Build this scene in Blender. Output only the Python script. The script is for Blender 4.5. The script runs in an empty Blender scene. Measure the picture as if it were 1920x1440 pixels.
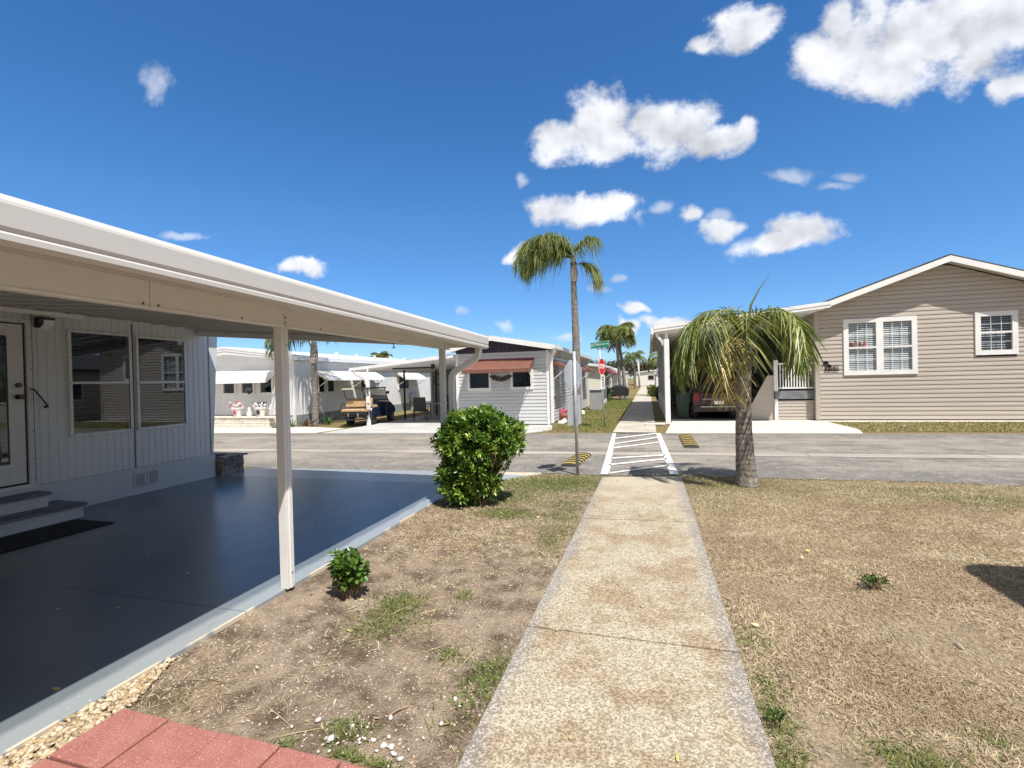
import bpy, math, random
import numpy as np
from mathutils import Vector, Matrix
sc = bpy.context.scene
R = math.radians
random.seed(7)
rng = np.random.default_rng(11)

# ------------------------------------------------------------------ camera
FPX, EYE = 900.0, 1.6
ROLL, PITCH, YAW = R(1.4), R(-0.43072), R(15.833)
_f = Vector((-math.sin(YAW)*math.cos(PITCH), math.cos(YAW)*math.cos(PITCH), math.sin(PITCH)))
_r = Vector((math.cos(YAW), math.sin(YAW), 0.0))
_u = _r.cross(_f)
c_, s_ = math.cos(ROLL), math.sin(ROLL)
cam_r, cam_u = c_*_r - s_*_u, s_*_r + c_*_u
cd = bpy.data.cameras.new('camera')
cam = bpy.data.objects.new('camera', cd)
sc.collection.objects.link(cam)
cam.matrix_world = Matrix(((cam_r.x, cam_u.x, -_f.x, 0), (cam_r.y, cam_u.y, -_f.y, 0),
                           (cam_r.z, cam_u.z, -_f.z, EYE), (0, 0, 0, 1)))
cd.sensor_width = 36
cd.lens = FPX/1920*36
cd.clip_start, cd.clip_end = 0.05, 3000
sc.camera = cam

def ray(x, y):                      # measuring the photograph: direction of a photo point
    return cam_r*((x-960)/FPX) + cam_u*((720-y)/FPX) + _f
def G(x, y, z=0.0):                 # ... where it meets the level z
    d = ray(x, y); t = (z-EYE)/d.z
    return Vector((t*d.x, t*d.y, z))
def AX(x, y, X):                    # ... where it meets the plane X
    d = ray(x, y); t = X/d.x
    return Vector((X, t*d.y, EYE+t*d.z))
def AY(x, y, Y):                    # ... where it meets the plane Y
    d = ray(x, y); t = Y/d.y
    return Vector((t*d.x, Y, EYE+t*d.z))

# ------------------------------------------------------------------ sun and sky
SUN_EL, SUN_AZ = R(61), R(137)      # azimuth clockwise from +Y towards +X
sd = Vector((math.sin(SUN_AZ)*math.cos(SUN_EL), math.cos(SUN_AZ)*math.cos(SUN_EL), math.sin(SUN_EL)))
sl = bpy.data.lights.new('sun', 'SUN')
sl.energy, sl.angle, sl.color = 4.6, R(0.53), (1.0, 0.96, 0.90)
sun = bpy.data.objects.new('sun', sl)
sc.collection.objects.link(sun)
sun.rotation_euler = sd.to_track_quat('Z', 'Y').to_euler()
sun.location = sd*50
sc.view_settings.view_transform = 'Standard'
sc.view_settings.look = 'None'
sc.view_settings.exposure = 0.50
sc.view_settings.gamma = 1.0

world = bpy.data.worlds.new('World')
sc.world = world
world.use_nodes = True
wt = world.node_tree
wt.nodes.clear()
def wn(t, **k):
    n = wt.nodes.new(t)
    for a, b in k.items(): setattr(n, a, b)
    return n
def wl(a, b): wt.links.new(a, b)
def wmath(op, a, b=None, clamp=False):
    n = wn('ShaderNodeMath', operation=op, use_clamp=clamp)
    for i, q in enumerate((a, b)):
        if q is None: continue
        if isinstance(q, (int, float)): n.inputs[i].default_value = q
        else: wl(q, n.inputs[i])
    return n.outputs[0]
tc = wn('ShaderNodeTexCoord')
sep = wn('ShaderNodeSeparateXYZ')
wl(tc.outputs['Generated'], sep.inputs[0])
sky = wn('ShaderNodeTexSky', sky_type='NISHITA', sun_disc=False, sun_elevation=SUN_EL, sun_rotation=SUN_AZ,
         air_density=1.0, dust_density=0.05, ozone_density=3.5, altitude=0)
hs = wn('ShaderNodeHueSaturation')
hs.inputs['Saturation'].default_value = 1.24
hs.inputs['Value'].default_value = 1.0
wl(sky.outputs[0], hs.inputs['Color'])
bg_sky = wn('ShaderNodeBackground')
bg_sky.inputs['Strength'].default_value = 0.102
stint = wn('ShaderNodeMix', data_type='RGBA', blend_type='MULTIPLY')
stint.inputs['Factor'].default_value = 1.0
hz = wn('ShaderNodeMapRange')
wl(sep.outputs['Z'], hz.inputs['Value'])
hz.inputs['From Min'].default_value, hz.inputs['From Max'].default_value = 0.0, 0.32
hzc = wn('ShaderNodeMix', data_type='RGBA')
wl(hz.outputs[0], hzc.inputs['Factor'])
hzc.inputs['A'].default_value = (0.52, 0.70, 1.02, 1)
hzc.inputs['B'].default_value = (0.86, 0.98, 1.08, 1)
wl(hzc.outputs['Result'], stint.inputs['A'])
wl(hs.outputs[0], stint.inputs['B'])
wl(stint.outputs['Result'], bg_sky.inputs['Color'])
# clouds: puffs placed by direction in the sky (azimuth tangent, elevation tangent about +Y)
yy = wmath('MAXIMUM', sep.outputs['Y'], 0.02)
cu, cw = wmath('DIVIDE', sep.outputs['X'], yy), wmath('DIVIDE', sep.outputs['Z'], yy)
uw = wn('ShaderNodeCombineXYZ')
wl(cu, uw.inputs[0]); wl(cw, uw.inputs[1])
uw.inputs[2].default_value = 1.0
def noise(scale, detail, rough, src, off=(0, 0, 0)):
    n = wn('ShaderNodeTexNoise', noise_dimensions='3D')
    n.inputs['Scale'].default_value = scale
    n.inputs['Detail'].default_value = detail
    n.inputs['Roughness'].default_value = rough
    m = wn('ShaderNodeVectorMath', operation='ADD')
    wl(src, m.inputs[0]); m.inputs[1].default_value = off
    wl(m.outputs[0], n.inputs['Vector'])
    return n
nz_w = noise(7.0, 3, 0.55, uw.outputs[0], (3.1, 1.7, 0))
warp = wn('ShaderNodeVectorMath', operation='SUBTRACT')
wl(nz_w.outputs['Color'], warp.inputs[0]); warp.inputs[1].default_value = (.5, .5, .5)
warp2 = wn('ShaderNodeVectorMath', operation='MULTIPLY')
wl(warp.outputs[0], warp2.inputs[0]); warp2.inputs[1].default_value = (.11, .08, 0)
uvw = wn('ShaderNodeVectorMath', operation='ADD')
wl(uw.outputs[0], uvw.inputs[0]); wl(warp2.outputs[0], uvw.inputs[1])
nz = noise(13.0, 10, 0.64, uw.outputs[0])
nz_lit = noise(11.0, 3, 0.5, uw.outputs[0], (.012, .03, 0))
nz_low = noise(11.0, 3, 0.5, uw.outputs[0])
nz2 = noise(6.5, 5, 0.55, uw.outputs[0], (9.3, 4.2, 2.0))
def puffs(lst):
    acc = None
    for (x, y, rx, ry, rot) in lst:
        def m(px, py):
            d = ray(px, py); return np.array([d.x/d.y, d.z/d.y])
        c = m(x, y)
        ca, sa = math.cos(R(rot)), math.sin(R(rot))
        A = np.stack([m(x+rx*ca, y-rx*sa)-c, m(x-ry*sa, y-ry*ca)-c], 1)
        I = np.linalg.inv(A)
        k = -I @ c
        dots = []
        for i in (0, 1):
            d = wn('ShaderNodeVectorMath', operation='DOT_PRODUCT')
            wl(uvw.outputs[0], d.inputs[0])
            d.inputs[1].default_value = (I[i, 0], I[i, 1], k[i])
            dots.append(d.outputs['Value'])
        r2 = wmath('ADD', wmath('MULTIPLY', dots[0], dots[0]), wmath('MULTIPLY', dots[1], dots[1]))
        v = wmath('SUBTRACT', 1.0, wmath('SQRT', r2))
        acc = v if acc is None else wn_smax(acc, v)
    return acc
def wn_smax(a, b):
    n = wn('ShaderNodeMath', operation='SMOOTH_MAX')
    wl(a, n.inputs[0]); wl(b, n.inputs[1]); n.inputs[2].default_value = 0.25
    return n.outputs[0]
full = [(1050, 262, 80, 42, 0), (1118, 222, 62, 68, 0), (1125, 275, 95, 42, 0), (1235, 240, 85, 68, 0), (1270, 232, 75, 55, 0),
        (1335, 262, 85, 32, 0), (1388, 252, 30, 30, 0), (1045, 388, 72, 34, 0), (1110, 398, 125, 34, 0), (1172, 378, 48, 30, 0),
        (1440, 458, 115, 24, 12), (1502, 428, 60, 32, 0), (1345, 432, 48, 22, 15), (1392, 44, 82, 46, 25), (1325, 78, 32, 24, 30),
        (1555, 98, 95, 55, 0), (1562, 38, 36, 55, 0), (1650, 118, 165, 66, -5), (1725, 55, 190, 105, 12), (1840, 40, 220, 112, 20), (1640, 30, 60, 60, 0),
        (1905, 165, 60, 30, 25), (565, 503, 58, 20, -5), (970, 477, 44, 19, 15), (1298, 400, 30, 22, 20), (1240, 597, 58, 16, 0),
        (1195, 573, 30, 12, 0), (1172, 608, 20, 20, 0)]
faint = [(1488, 332, 60, 16, 0), (1590, 332, 45, 14, 5), (1560, 352, 40, 12, 0), (290, 152, 40, 38, -30), (1245, 388, 26, 15, 20),
         (1136, 542, 24, 11, 0), (1178, 522, 15, 11, 0), (950, 607, 20, 12, 0), (866, 588, 14, 8, 0), (340, 442, 60, 12, 5), (975, 325, 16, 20, 0),
         (1060, 628, 40, 10, 0), (1350, 410, 35, 22, 30)]
nf = wmath('MULTIPLY', wmath('SUBTRACT', nz.outputs['Fac'], 0.5), 2.1)
def dens(mask, lo, hi):
    n = wn('ShaderNodeMapRange', interpolation_type='SMOOTHSTEP')
    wl(wmath('ADD', mask, nf), n.inputs['Value'])
    n.inputs['From Min'].default_value, n.inputs['From Max'].default_value = lo, hi
    return n.outputs[0]
mfull = puffs(full)
d1 = dens(mfull, -0.08, 0.58)
d2 = wmath('MULTIPLY', dens(puffs(faint), -0.1, 0.85), 0.5)
dcl = wmath('MULTIPLY', wmath('MAXIMUM', d1, d2), 0.97)
ccol = wn('ShaderNodeMapRange')
wl(nz2.outputs['Fac'], ccol.inputs['Value'])
ccol.inputs['From Min'].default_value, ccol.inputs['From Max'].default_value = 0.36, 0.66
ccol.inputs['To Min'].default_value, ccol.inputs['To Max'].default_value = 0.58, 0.80
tint = wn('ShaderNodeMix', data_type='RGBA', blend_type='MULTIPLY')
tint.inputs['Factor'].default_value = 1.0
tint.inputs['A'].default_value = (0.93, 0.95, 1.0, 1)
emb = wmath('MULTIPLY', wmath('SUBTRACT', nz_low.outputs['Fac'], nz_lit.outputs['Fac']), .7)  # sunward shading painted into the clouds: brighter where they thin towards the sun
cb = wmath('MINIMUM', wmath('MAXIMUM', wmath('ADD', ccol.outputs[0], emb), .40), .82)
wl(cb, tint.inputs['B'])
back = wn('ShaderNodeMapRange', interpolation_type='SMOOTHSTEP')  # unseen grey cloud behind and overhead, added to neutralise the blue ambient light
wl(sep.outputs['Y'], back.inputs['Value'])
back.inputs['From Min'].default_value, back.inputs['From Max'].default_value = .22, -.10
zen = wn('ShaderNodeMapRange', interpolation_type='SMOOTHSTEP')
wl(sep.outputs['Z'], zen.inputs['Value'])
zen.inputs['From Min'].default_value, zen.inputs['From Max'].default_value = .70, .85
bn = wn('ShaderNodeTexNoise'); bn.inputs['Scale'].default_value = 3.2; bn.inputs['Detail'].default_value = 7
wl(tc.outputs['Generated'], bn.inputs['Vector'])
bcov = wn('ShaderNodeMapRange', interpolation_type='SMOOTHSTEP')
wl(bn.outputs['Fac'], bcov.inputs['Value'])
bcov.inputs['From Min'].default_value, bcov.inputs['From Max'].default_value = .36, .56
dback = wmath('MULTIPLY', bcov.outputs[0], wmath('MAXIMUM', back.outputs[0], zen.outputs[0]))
bg_cl = wn('ShaderNodeBackground')
wl(tint.outputs['Result'], bg_cl.inputs['Color'])
mixw = wn('ShaderNodeMixShader')
wl(dcl, mixw.inputs[0]); wl(bg_sky.outputs[0], mixw.inputs[1]); wl(bg_cl.outputs[0], mixw.inputs[2])
wo = wn('ShaderNodeOutputWorld')
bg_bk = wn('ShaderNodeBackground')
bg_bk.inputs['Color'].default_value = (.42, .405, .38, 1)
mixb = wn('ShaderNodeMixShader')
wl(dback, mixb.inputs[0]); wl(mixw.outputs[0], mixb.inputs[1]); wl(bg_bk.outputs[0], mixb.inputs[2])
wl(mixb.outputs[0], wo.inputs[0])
world.cycles.sampling_method = 'MANUAL'
world.cycles.sample_map_resolution = 1024
sc.cycles.max_bounces = 8
sc.cycles.transparent_max_bounces = 12
sc.cycles.caustics_reflective = False
sc.cycles.caustics_refractive = False

# ------------------------------------------------------------------ materials
class NT:
    def __init__(s, name):
        s.m = bpy.data.materials.new(name); s.m.use_nodes = True
        s.t = s.m.node_tree; s.t.nodes.clear()
        s.out = s.n('ShaderNodeOutputMaterial')
        s.tc = None
    def n(s, t, **k):
        n = s.t.nodes.new(t)
        for a, b in k.items(): setattr(n, a, b)
        return n
    def l(s, a, b): s.t.links.new(a, b)
    def obj(s):
        if s.tc is None: s.tc = s.n('ShaderNodeTexCoord')
        return s.tc.outputs['Object']
    def val(s, sock, v):
        if isinstance(v, (int, float)): sock.default_value = v
        elif isinstance(v, (tuple, list)): sock.default_value = tuple(v) if len(v) == 4 or sock.type == 'VECTOR' else (*v, 1)
        else: s.l(v, sock)
    def noise(s, scale, detail=4, rough=.55, vec=None, stretch=None, dist=0):
        n = s.n('ShaderNodeTexNoise')
        n.inputs['Scale'].default_value = scale; n.inputs['Detail'].default_value = detail
        n.inputs['Roughness'].default_value = rough; n.inputs['Distortion'].default_value = dist
        v = vec or s.obj()
        if stretch:
            mp = s.n('ShaderNodeMapping'); mp.inputs['Scale'].default_value = stretch
            s.l(v, mp.inputs[0]); v = mp.outputs[0]
        s.l(v, n.inputs['Vector'])
        return n.outputs['Fac']
    def vor(s, scale, feature='F1', out='Distance', rand=1.0):
        n = s.n('ShaderNodeTexVoronoi', feature=feature)
        n.inputs['Scale'].default_value = scale; n.inputs['Randomness'].default_value = rand
        s.l(s.obj(), n.inputs['Vector'])
        return n.outputs[out]
    def mr(s, v, a, b, c=0.0, d=1.0, smooth=True):
        n = s.n('ShaderNodeMapRange', interpolation_type='SMOOTHSTEP' if smooth else 'LINEAR')
        s.val(n.inputs['Value'], v)
        for k, q in zip(('From Min', 'From Max', 'To Min', 'To Max'), (a, b, c, d)): n.inputs[k].default_value = q
        return n.outputs[0]
    def math(s, op, a, b=0.0, clamp=False):
        n = s.n('ShaderNodeMath', operation=op, use_clamp=clamp)
        s.val(n.inputs[0], a); s.val(n.inputs[1], b)
        return n.outputs[0]
    def mix(s, f, a, b, mode='MIX'):
        n = s.n('ShaderNodeMix', data_type='RGBA', blend_type=mode)
        s.val(n.inputs['Factor'], f); s.val(n.inputs['A'], a); s.val(n.inputs['B'], b)
        return n.outputs['Result']
    def xyz(s):
        n = s.n('ShaderNodeSeparateXYZ'); s.l(s.obj(), n.inputs[0]); return n.outputs
    def bump(s, h, strength=.3, dist=.01):
        n = s.n('ShaderNodeBump'); n.inputs['Strength'].default_value = strength; n.inputs['Distance'].default_value = dist
        s.l(h, n.inputs['Height']); return n.outputs[0]
    def bsdf(s, col, rough=.6, metal=0.0, normal=None, spec=.5, coat=0.0, link=True):
        p = s.n('ShaderNodeBsdfPrincipled')
        s.val(p.inputs['Base Color'], col); s.val(p.inputs['Roughness'], rough)
        p.inputs['Metallic'].default_value = metal; p.inputs['Specular IOR Level'].default_value = spec
        p.inputs['Coat Weight'].default_value = coat; p.inputs['Coat Roughness'].default_value = .05
        if normal is not None: s.l(normal, p.inputs['Normal'])
        if link: s.l(p.outputs[0], s.out.inputs['Surface'])
        return p.outputs[0]

def simple(name, col, rough=.6, var=.12, vs=3.0, bump=0.0, bs=80, metal=0.0, spec=.5, coat=0.0, grime=None, stretch=None):
    t = NT(name)
    f = t.noise(vs, 5, .6, stretch=stretch)
    dark = tuple(max(0, c*(1-var)) for c in col); lite = tuple(min(1, c*(1+var)) for c in col)
    c = t.mix(t.mr(f, .3, .7), dark, lite)
    if grime:
        c = t.mix(t.mr(t.noise(vs*.7+1.3, 7, .7), .5, .8, 0, .55), c, grime)
    nrm = t.bump(t.noise(bs, 3), bump, .004) if bump else None
    t.bsdf(c, rough, metal, nrm, spec, coat)
    return t.m

def leafmat(name, cols, rough=.42, trans=.22, attr=False, spec=.5, patch=None):
    t = NT(name)
    g = t.n('ShaderNodeNewGeometry')
    r = t.n('ShaderNodeValToRGB')
    e = r.color_ramp.elements
    while len(e) < len(cols): e.new(0.5)
    for i, c in enumerate(cols):
        e[i].position = i/(len(cols)-1); e[i].color = (*c, 1)
    t.l(g.outputs['Random Per Island'], r.inputs[0])
    c = r.outputs[0]
    if attr:                                     # young leaves at the twig tips are paler
        a = t.n('ShaderNodeAttribute', attribute_name='young')
        c = t.mix(a.outputs['Fac'], c, attr)
    if patch:                                    # tone drifts from place to place
        c = t.mix(t.mr(t.noise(1.1, 5, .65), .42, .62, 0, .75), c, patch[0]); c = t.mix(t.mr(t.noise(2.3, 4, .6, stretch=(1, 1.6, 1)), .52, .70, 0, .6), c, patch[1])
    p = t.bsdf(c, rough, spec=spec, link=False)
    tr = t.n('ShaderNodeBsdfTranslucent')
    t.l(t.mix(1.0, c, (1.0, 1.0, .45), 'MULTIPLY'), tr.inputs['Color'])
    m = t.n('ShaderNodeMixShader'); m.inputs[0].default_value = trans
    t.l(p, m.inputs[1]); t.l(tr.outputs[0], m.inputs[2]); t.l(m.outputs[0], t.out.inputs['Surface'])
    return t.m

def glassmat(name, tint=(.75, .8, .82), refl=.35, rough=.015):
    t = NT(name)
    fr = t.n('ShaderNodeLayerWeight'); fr.inputs['Blend'].default_value = .5
    wob = t.bump(t.noise(1.3, 1), .012, .02)
    t.l(wob, fr.inputs['Normal'])
    gl = t.n('ShaderNodeBsdfGlossy'); gl.inputs['Roughness'].default_value = rough
    gl.inputs['Color'].default_value = (.66, .72, .80, 1)
    t.l(wob, gl.inputs['Normal'])
    tr = t.n('ShaderNodeBsdfTransparent'); tr.inputs['Color'].default_value = (*tint, 1)
    m = t.n('ShaderNodeMixShader')
    t.l(t.math('ADD', t.math('MULTIPLY', t.math('POWER', fr.outputs['Facing'], 4.0), .85), .06+refl*.3, True), m.inputs[0]); t.l(tr.outputs[0], m.inputs[1]); t.l(gl.outputs[0], m.inputs[2])
    t.l(m.outputs[0], t.out.inputs['Surface'])
    return t.m

M = {}
M['white'] = simple('white_paint', (.80, .79, .76), .45, .05, 2.0, grime=None)
M['white_alu'] = simple('white_aluminium', (.78, .76, .71), .38, .05, 1.5, grime=(.62, .56, .46), stretch=(1, .4, 3))
M['gutter'] = simple('weathered_gutter', (.60, .565, .51), .42, .05, 1.5, grime=(.50, .45, .38), stretch=(1, .4, 3))
M['beam'] = simple('cream_beam_paint', (.87, .845, .80), .45, .04, 1.2, grime=(.78, .73, .65))
M['wall_blue'] = simple('pale_wall_metal', (.66, .68, .68), .4, .05, 1.0, grime=(.56, .57, .56), stretch=(1, 1, .25))
M['skirt'] = simple('skirt_paint', (.58, .60, .61), .55, .05, 2.0, bump=.1, bs=60)
M['door_w'] = simple('door_paint', (.70, .69, .66), .4, .03, 1.0)
M['ceiling'] = simple('ceiling_pan', (.66, .66, .62), .5, .04, 1.0)
M['frame_alu'] = simple('window_frame_metal', (.74, .75, .75), .35, .04, 4.0)
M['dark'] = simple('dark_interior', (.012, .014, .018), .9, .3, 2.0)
M['blind'] = simple('blind_slat', (.30, .32, .35), .5, .1, 3.0)
M['blind_w'] = simple('white_blind_slat', (.80, .81, .80), .5, .05, 3.0)
M['glass'] = glassmat('window_glass', (.5, .55, .58), .30)
M['glass_far'] = glassmat('window_glass_small', (.82, .85, .86), .1)
M['screw'] = simple('screw_head', (.10, .10, .10), .5, .1, 5, metal=.6)
M['black'] = simple('black_plastic', (.015, .015, .017), .5, .2, 4)
M['black_metal'] = simple('black_metal', (.02, .02, .022), .38, .2, 6, metal=.2)
M['rubber'] = simple('tyre_rubber', (.022, .022, .022), .8, .2, 12, bump=.2, bs=60)
M['bronze'] = simple('bronze_knob', (.10, .085, .065), .3, .2, 6, metal=.9)
M['tread'] = simple('grey_tread', (.17, .18, .19), .65, .25, 6.0, bump=.25, bs=120, stretch=(1, .3, 1))
M['riser'] = simple('riser_paint', (.60, .60, .57), .5, .06, 2.5, grime=(.45, .45, .42))
M['mat'] = simple('black_mat', (.006, .006, .007), .95, .3, 30, bump=.4, bs=300)
M['stone_grey'] = simple('stacked_stone', (.22, .20, .18), .85, .4, 7, bump=.6, bs=25)
M['brick_cream'] = simple('cream_brick', (.72, .66, .55), .8, .14, 6, bump=.4, bs=40)
M['mortar'] = simple('mortar', (.42, .38, .32), .9, .15, 9, bump=.3, bs=60)
M['galv'] = simple('galvanised_steel', (.48, .50, .52), .42, .15, 14, metal=.55)
M['sign_back'] = simple('sign_back_metal', (.46, .49, .51), .45, .06, 5, metal=.35)
M['sign_red'] = simple('sign_red', (.62, .03, .035), .4, .08, 8)
M['sign_green'] = simple('sign_green', (.0, .25, .14), .4, .06, 8)
M['sign_white'] = simple('sign_white', (.82, .82, .80), .4, .03, 5)
M['sign_black'] = simple('sign_black', (.02, .02, .02), .5, .1, 5)
M['vinyl_tan'] = simple('tan_vinyl', (.475, .42, .36), .5, .05, 1.3, bump=.12, bs=30, stretch=(.4, 1, 6))
M['tan_trim'] = simple('tan_trim', (.44, .385, .33), .5, .05, 2)
M['vinyl_grey'] = simple('pale_grey_vinyl', (.60, .60, .595), .5, .05, 1.3, bump=.08, bs=30, stretch=(.4, 1, 6), grime=(.53, .525, .51))
M['plum'] = simple('plum_batten_board', (.042, .034, .055), .6, .2, 5)
M['awning_red'] = simple('terracotta_awning', (.18, .075, .052), .5, .1, 5, grime=(.22, .11, .08))
M['red_dark'] = simple('dark_red_metal', (.22, .05, .045), .5, .2, 9)
M['shingle'] = simple('dark_shingle', (.06, .058, .055), .9, .35, 18, bump=.5, bs=60)
M['steel_roof'] = simple('white_roof_metal', (.80, .80, .80), .35, .05, 2)
M['soffit'] = simple('soffit_vinyl', (.58, .57, .55), .6, .05, 2)
M['cart_blue'] = simple('navy_car_paint', (.012, .022, .05), .25, .1, 3, coat=.8)
M['cart_tan'] = simple('tan_seat_vinyl', (.50, .33, .18), .55, .1, 8, bump=.15, bs=40)
M['cart_roof'] = simple('cart_canopy', (.66, .58, .42), .5, .06, 3)
M['chrome'] = simple('chrome', (.72, .72, .73), .18, .05, 3, metal=1)
M['maroon'] = simple('maroon_car_paint', (.045, .010, .012), .25, .12, 3, coat=.9)
M['tail_red'] = simple('tail_lamp_red', (.26, .015, .02), .2, .1, 20, coat=.5)
M['plate'] = simple('number_plate', (.8, .8, .78), .4, .03, 5)
M['bin'] = simple('dark_green_bin', (.02, .05, .035), .5, .2, 5)
M['box_grey'] = simple('grey_deck_box', (.33, .35, .36), .55, .06, 3)
M['cream_wall'] = simple('cream_wall', (.78, .75, .64), .6, .04, 2, stretch=(1, 1, 8))
M['house_white'] = simple('white_house_wall', (.76, .76, .75), .55, .05, 1.2, stretch=(1, 1, .5), grime=(.66, .66, .64))
M['house_blue'] = simple('pale_blue_wall', (.66, .70, .72), .55, .05, 1.2)  # blue-grey, slightly darker than the white house wall
M['skirt_stone'] = simple('grey_green_skirt_stone', (.22, .26, .27), .85, .4, 9, bump=.6, bs=20)
M['rock_white'] = simple('white_rock', (.62, .59, .53), .85, .25, 12, bump=.5, bs=30)
M['pot_white'] = simple('white_pot', (.76, .74, .70), .5, .05, 6)
M['pink'] = simple('pink_petals', (.62, .10, .17), .6, .3, 25)
M['pot_black'] = simple('black_pattern', (.03, .03, .03), .6, .3, 25)
M['terra'] = simple('terracotta', (.42, .16, .10), .8, .2, 10)
t = NT('red_paver')
f1, f2 = t.noise(210, 3, .75), t.noise(7, 5, .65)
c = t.mix(t.mr(f1, .34, .66), (.25, .082, .068), (.42, .185, .15))
c = t.mix(t.mr(t.noise(130, 2, .6), .62, .70, 0, .75), c, (.68, .48, .40))
c = t.mix(t.mr(f2, .4, .7, 0, .35), c, (.46, .23, .19))
t.bsdf(c, .88, 0, t.bump(f1, .6, .004), .25)
M['paver'] = t.m
M['concrete'] = simple('pale_concrete', (.58, .55, .48), .85, .10, 1.5, bump=.25, bs=120, grime=(.46, .43, .37))
M['strip'] = simple('worn_strip_concrete', (.34, .305, .255), .9, .25, 1.8, bump=.3, bs=100, grime=(.36, .32, .27), stretch=(.3, 2, 1))
M['path_concrete'] = simple('tan_path_concrete', (.46, .42, .345), .88, .16, 1.1, bump=.3, bs=120, grime=(.36, .32, .26))
M['concrete_gr'] = simple('grey_concrete', (.45, .45, .43), .8, .12, 1.2, bump=.25, bs=120, grime=(.36, .36, .35))
M['paint_white'] = None
M['bark'] = None
M['leaf_bush'] = leafmat('bush_leaf', [(.04, .095, .018), (.09, .20, .034), (.16, .29, .05), (.065, .15, .03)], .27, .28, attr=(.34, .46, .08))
M['leaf_shrub'] = leafmat('shrub_leaf', [(.04, .09, .016), (.09, .19, .03), (.19, .29, .05)], .3, .28)
M['leaf_palm'] = leafmat('palm_leaflet', [(.06, .095, .02), (.13, .175, .03), (.25, .28, .055), (.36, .36, .13)], .42, .25)
M['leaf_palm_far'] = leafmat('palm_leaflet_far', [(.07, .105, .03), (.15, .19, .045), (.28, .29, .08)], .5, .35)
M['leaf_dead'] = leafmat('dead_leaflet', [(.38, .28, .11), (.58, .48, .20), (.70, .60, .30), (.46, .48, .09)], .6, .2)
M['leaf_tree'] = leafmat('tree_leaf', [(.045, .05, .025), (.085, .085, .04), (.13, .11, .06)], .6, .2)
M['leaf_agave'] = leafmat('agave_leaf', [(.12, .06, .05), (.22, .12, .08), (.16, .15, .07)], .5, .15)
M['straw'] = leafmat('straw_blade', [(.13, .092, .055), (.54, .42, .265), (.77, .655, .465), (.28, .20, .12), (.63, .55, .375)], .75, .2, patch=((.35, .25, .16), (.72, .635, .48)))
M['straw2'] = leafmat('dry_runner', [(.32, .22, .12), (.52, .40, .24), (.42, .31, .18)], .7, .2)
M['green_blade'] = leafmat('green_blade', [(.10, .14, .03), (.17, .22, .045), (.23, .24, .06)], .55, .3)
M['olive_blade'] = leafmat('olive_blade', [(.22, .19, .075), (.30, .27, .10), (.17, .20, .06)], .6, .3)
M['weed'] = leafmat('weed_leaf', [(.03, .08, .015), (.07, .15, .03), (.12, .2, .03)], .45, .25)
M['pebble'] = leafmat('pebble', [(.30, .24, .175), (.45, .37, .29), (.56, .48, .39), (.38, .30, .22)], .85, 0.0)
M['gravel'] = leafmat('river_gravel', [(.25, .17, .09), (.46, .35, .21), (.62, .54, .40), (.38, .27, .14)], .7, 0.0)
M['wood_twig'] = simple('dry_twig', (.30, .21, .13), .85, .3, 20)

# --- yard soil and grass
t = NT('yard_soil')
x, y, z = t.xyz()[0], t.xyz()[1], t.xyz()[2]
big = t.noise(.9, 6, .62)
mid = t.noise(5, 6, .65)
fine = t.noise(70, 4, .7)
fib = t.noise(60, 3, .7, stretch=(1, .35, 1), dist=.6)
dirt = t.mix(t.mr(t.math('ADD', t.math('MULTIPLY', mid, .6), t.math('MULTIPLY', t.noise(2.1, 6, .7), .4)), .36, .62), (.125, .082, .052), (.45, .355, .265))
straw = t.mix(t.mr(fib, .32, .68), (.20, .14, .08), (.54, .43, .28))
right = t.mr(x, -.7, .5)
sand = t.mix(t.mr(mid, .33, .66), (.30, .225, .15), (.54, .44, .33))
lawn = t.mix(t.mr(t.math('ADD', big, t.math('MULTIPLY', t.math('SUBTRACT', mid, .5), .6)), .36, .52, .2, .8), sand, straw)
leftc = t.mix(t.mr(t.math('ADD', big, t.math('MULTIPLY', t.math('SUBTRACT', mid, .5), .8)), .5, .68, 0, .7), dirt, straw)
c = t.mix(right, leftc, lawn)
grn = t.mix(t.mr(fib, .3, .7), (.10, .10, .03), (.26, .24, .08))
gmask = t.mr(t.math('ADD', t.mr(y, 4.5, 8.0, 0, .22), big), .60, .74)
c = t.mix(t.math('MULTIPLY', gmask, .55), c, grn)
farm = t.mr(y, 12.5, 13.5)
farc = t.mix(t.mr(mid, .35, .62), grn, (.25, .17, .075))
c = t.mix(farm, c, farc)
pv = t.vor(85)
peb = t.math('MULTIPLY', t.math('LESS_THAN', pv, .26), t.mr(t.noise(2.3, 5, .7), .42, .66))
peb = t.math('MULTIPLY', peb, t.math('SUBTRACT', 1.0, right))
c = t.mix(t.math('MULTIPLY', peb, .8), c, (.52, .44, .35))
c = t.mix(t.mr(fine, .3, .58, .5, 0), c, (.06, .043, .03))
c = t.mix(t.mr(t.noise(150, 3, .7), .60, .72, 0, .5), c, (.62, .53, .42))
h = t.math('ADD', fine, t.math('MULTIPLY', mid, .25))
t.bsdf(c, .95, 0, t.bump(h, .8, .03), .2)
M['soil'] = t.m

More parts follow.
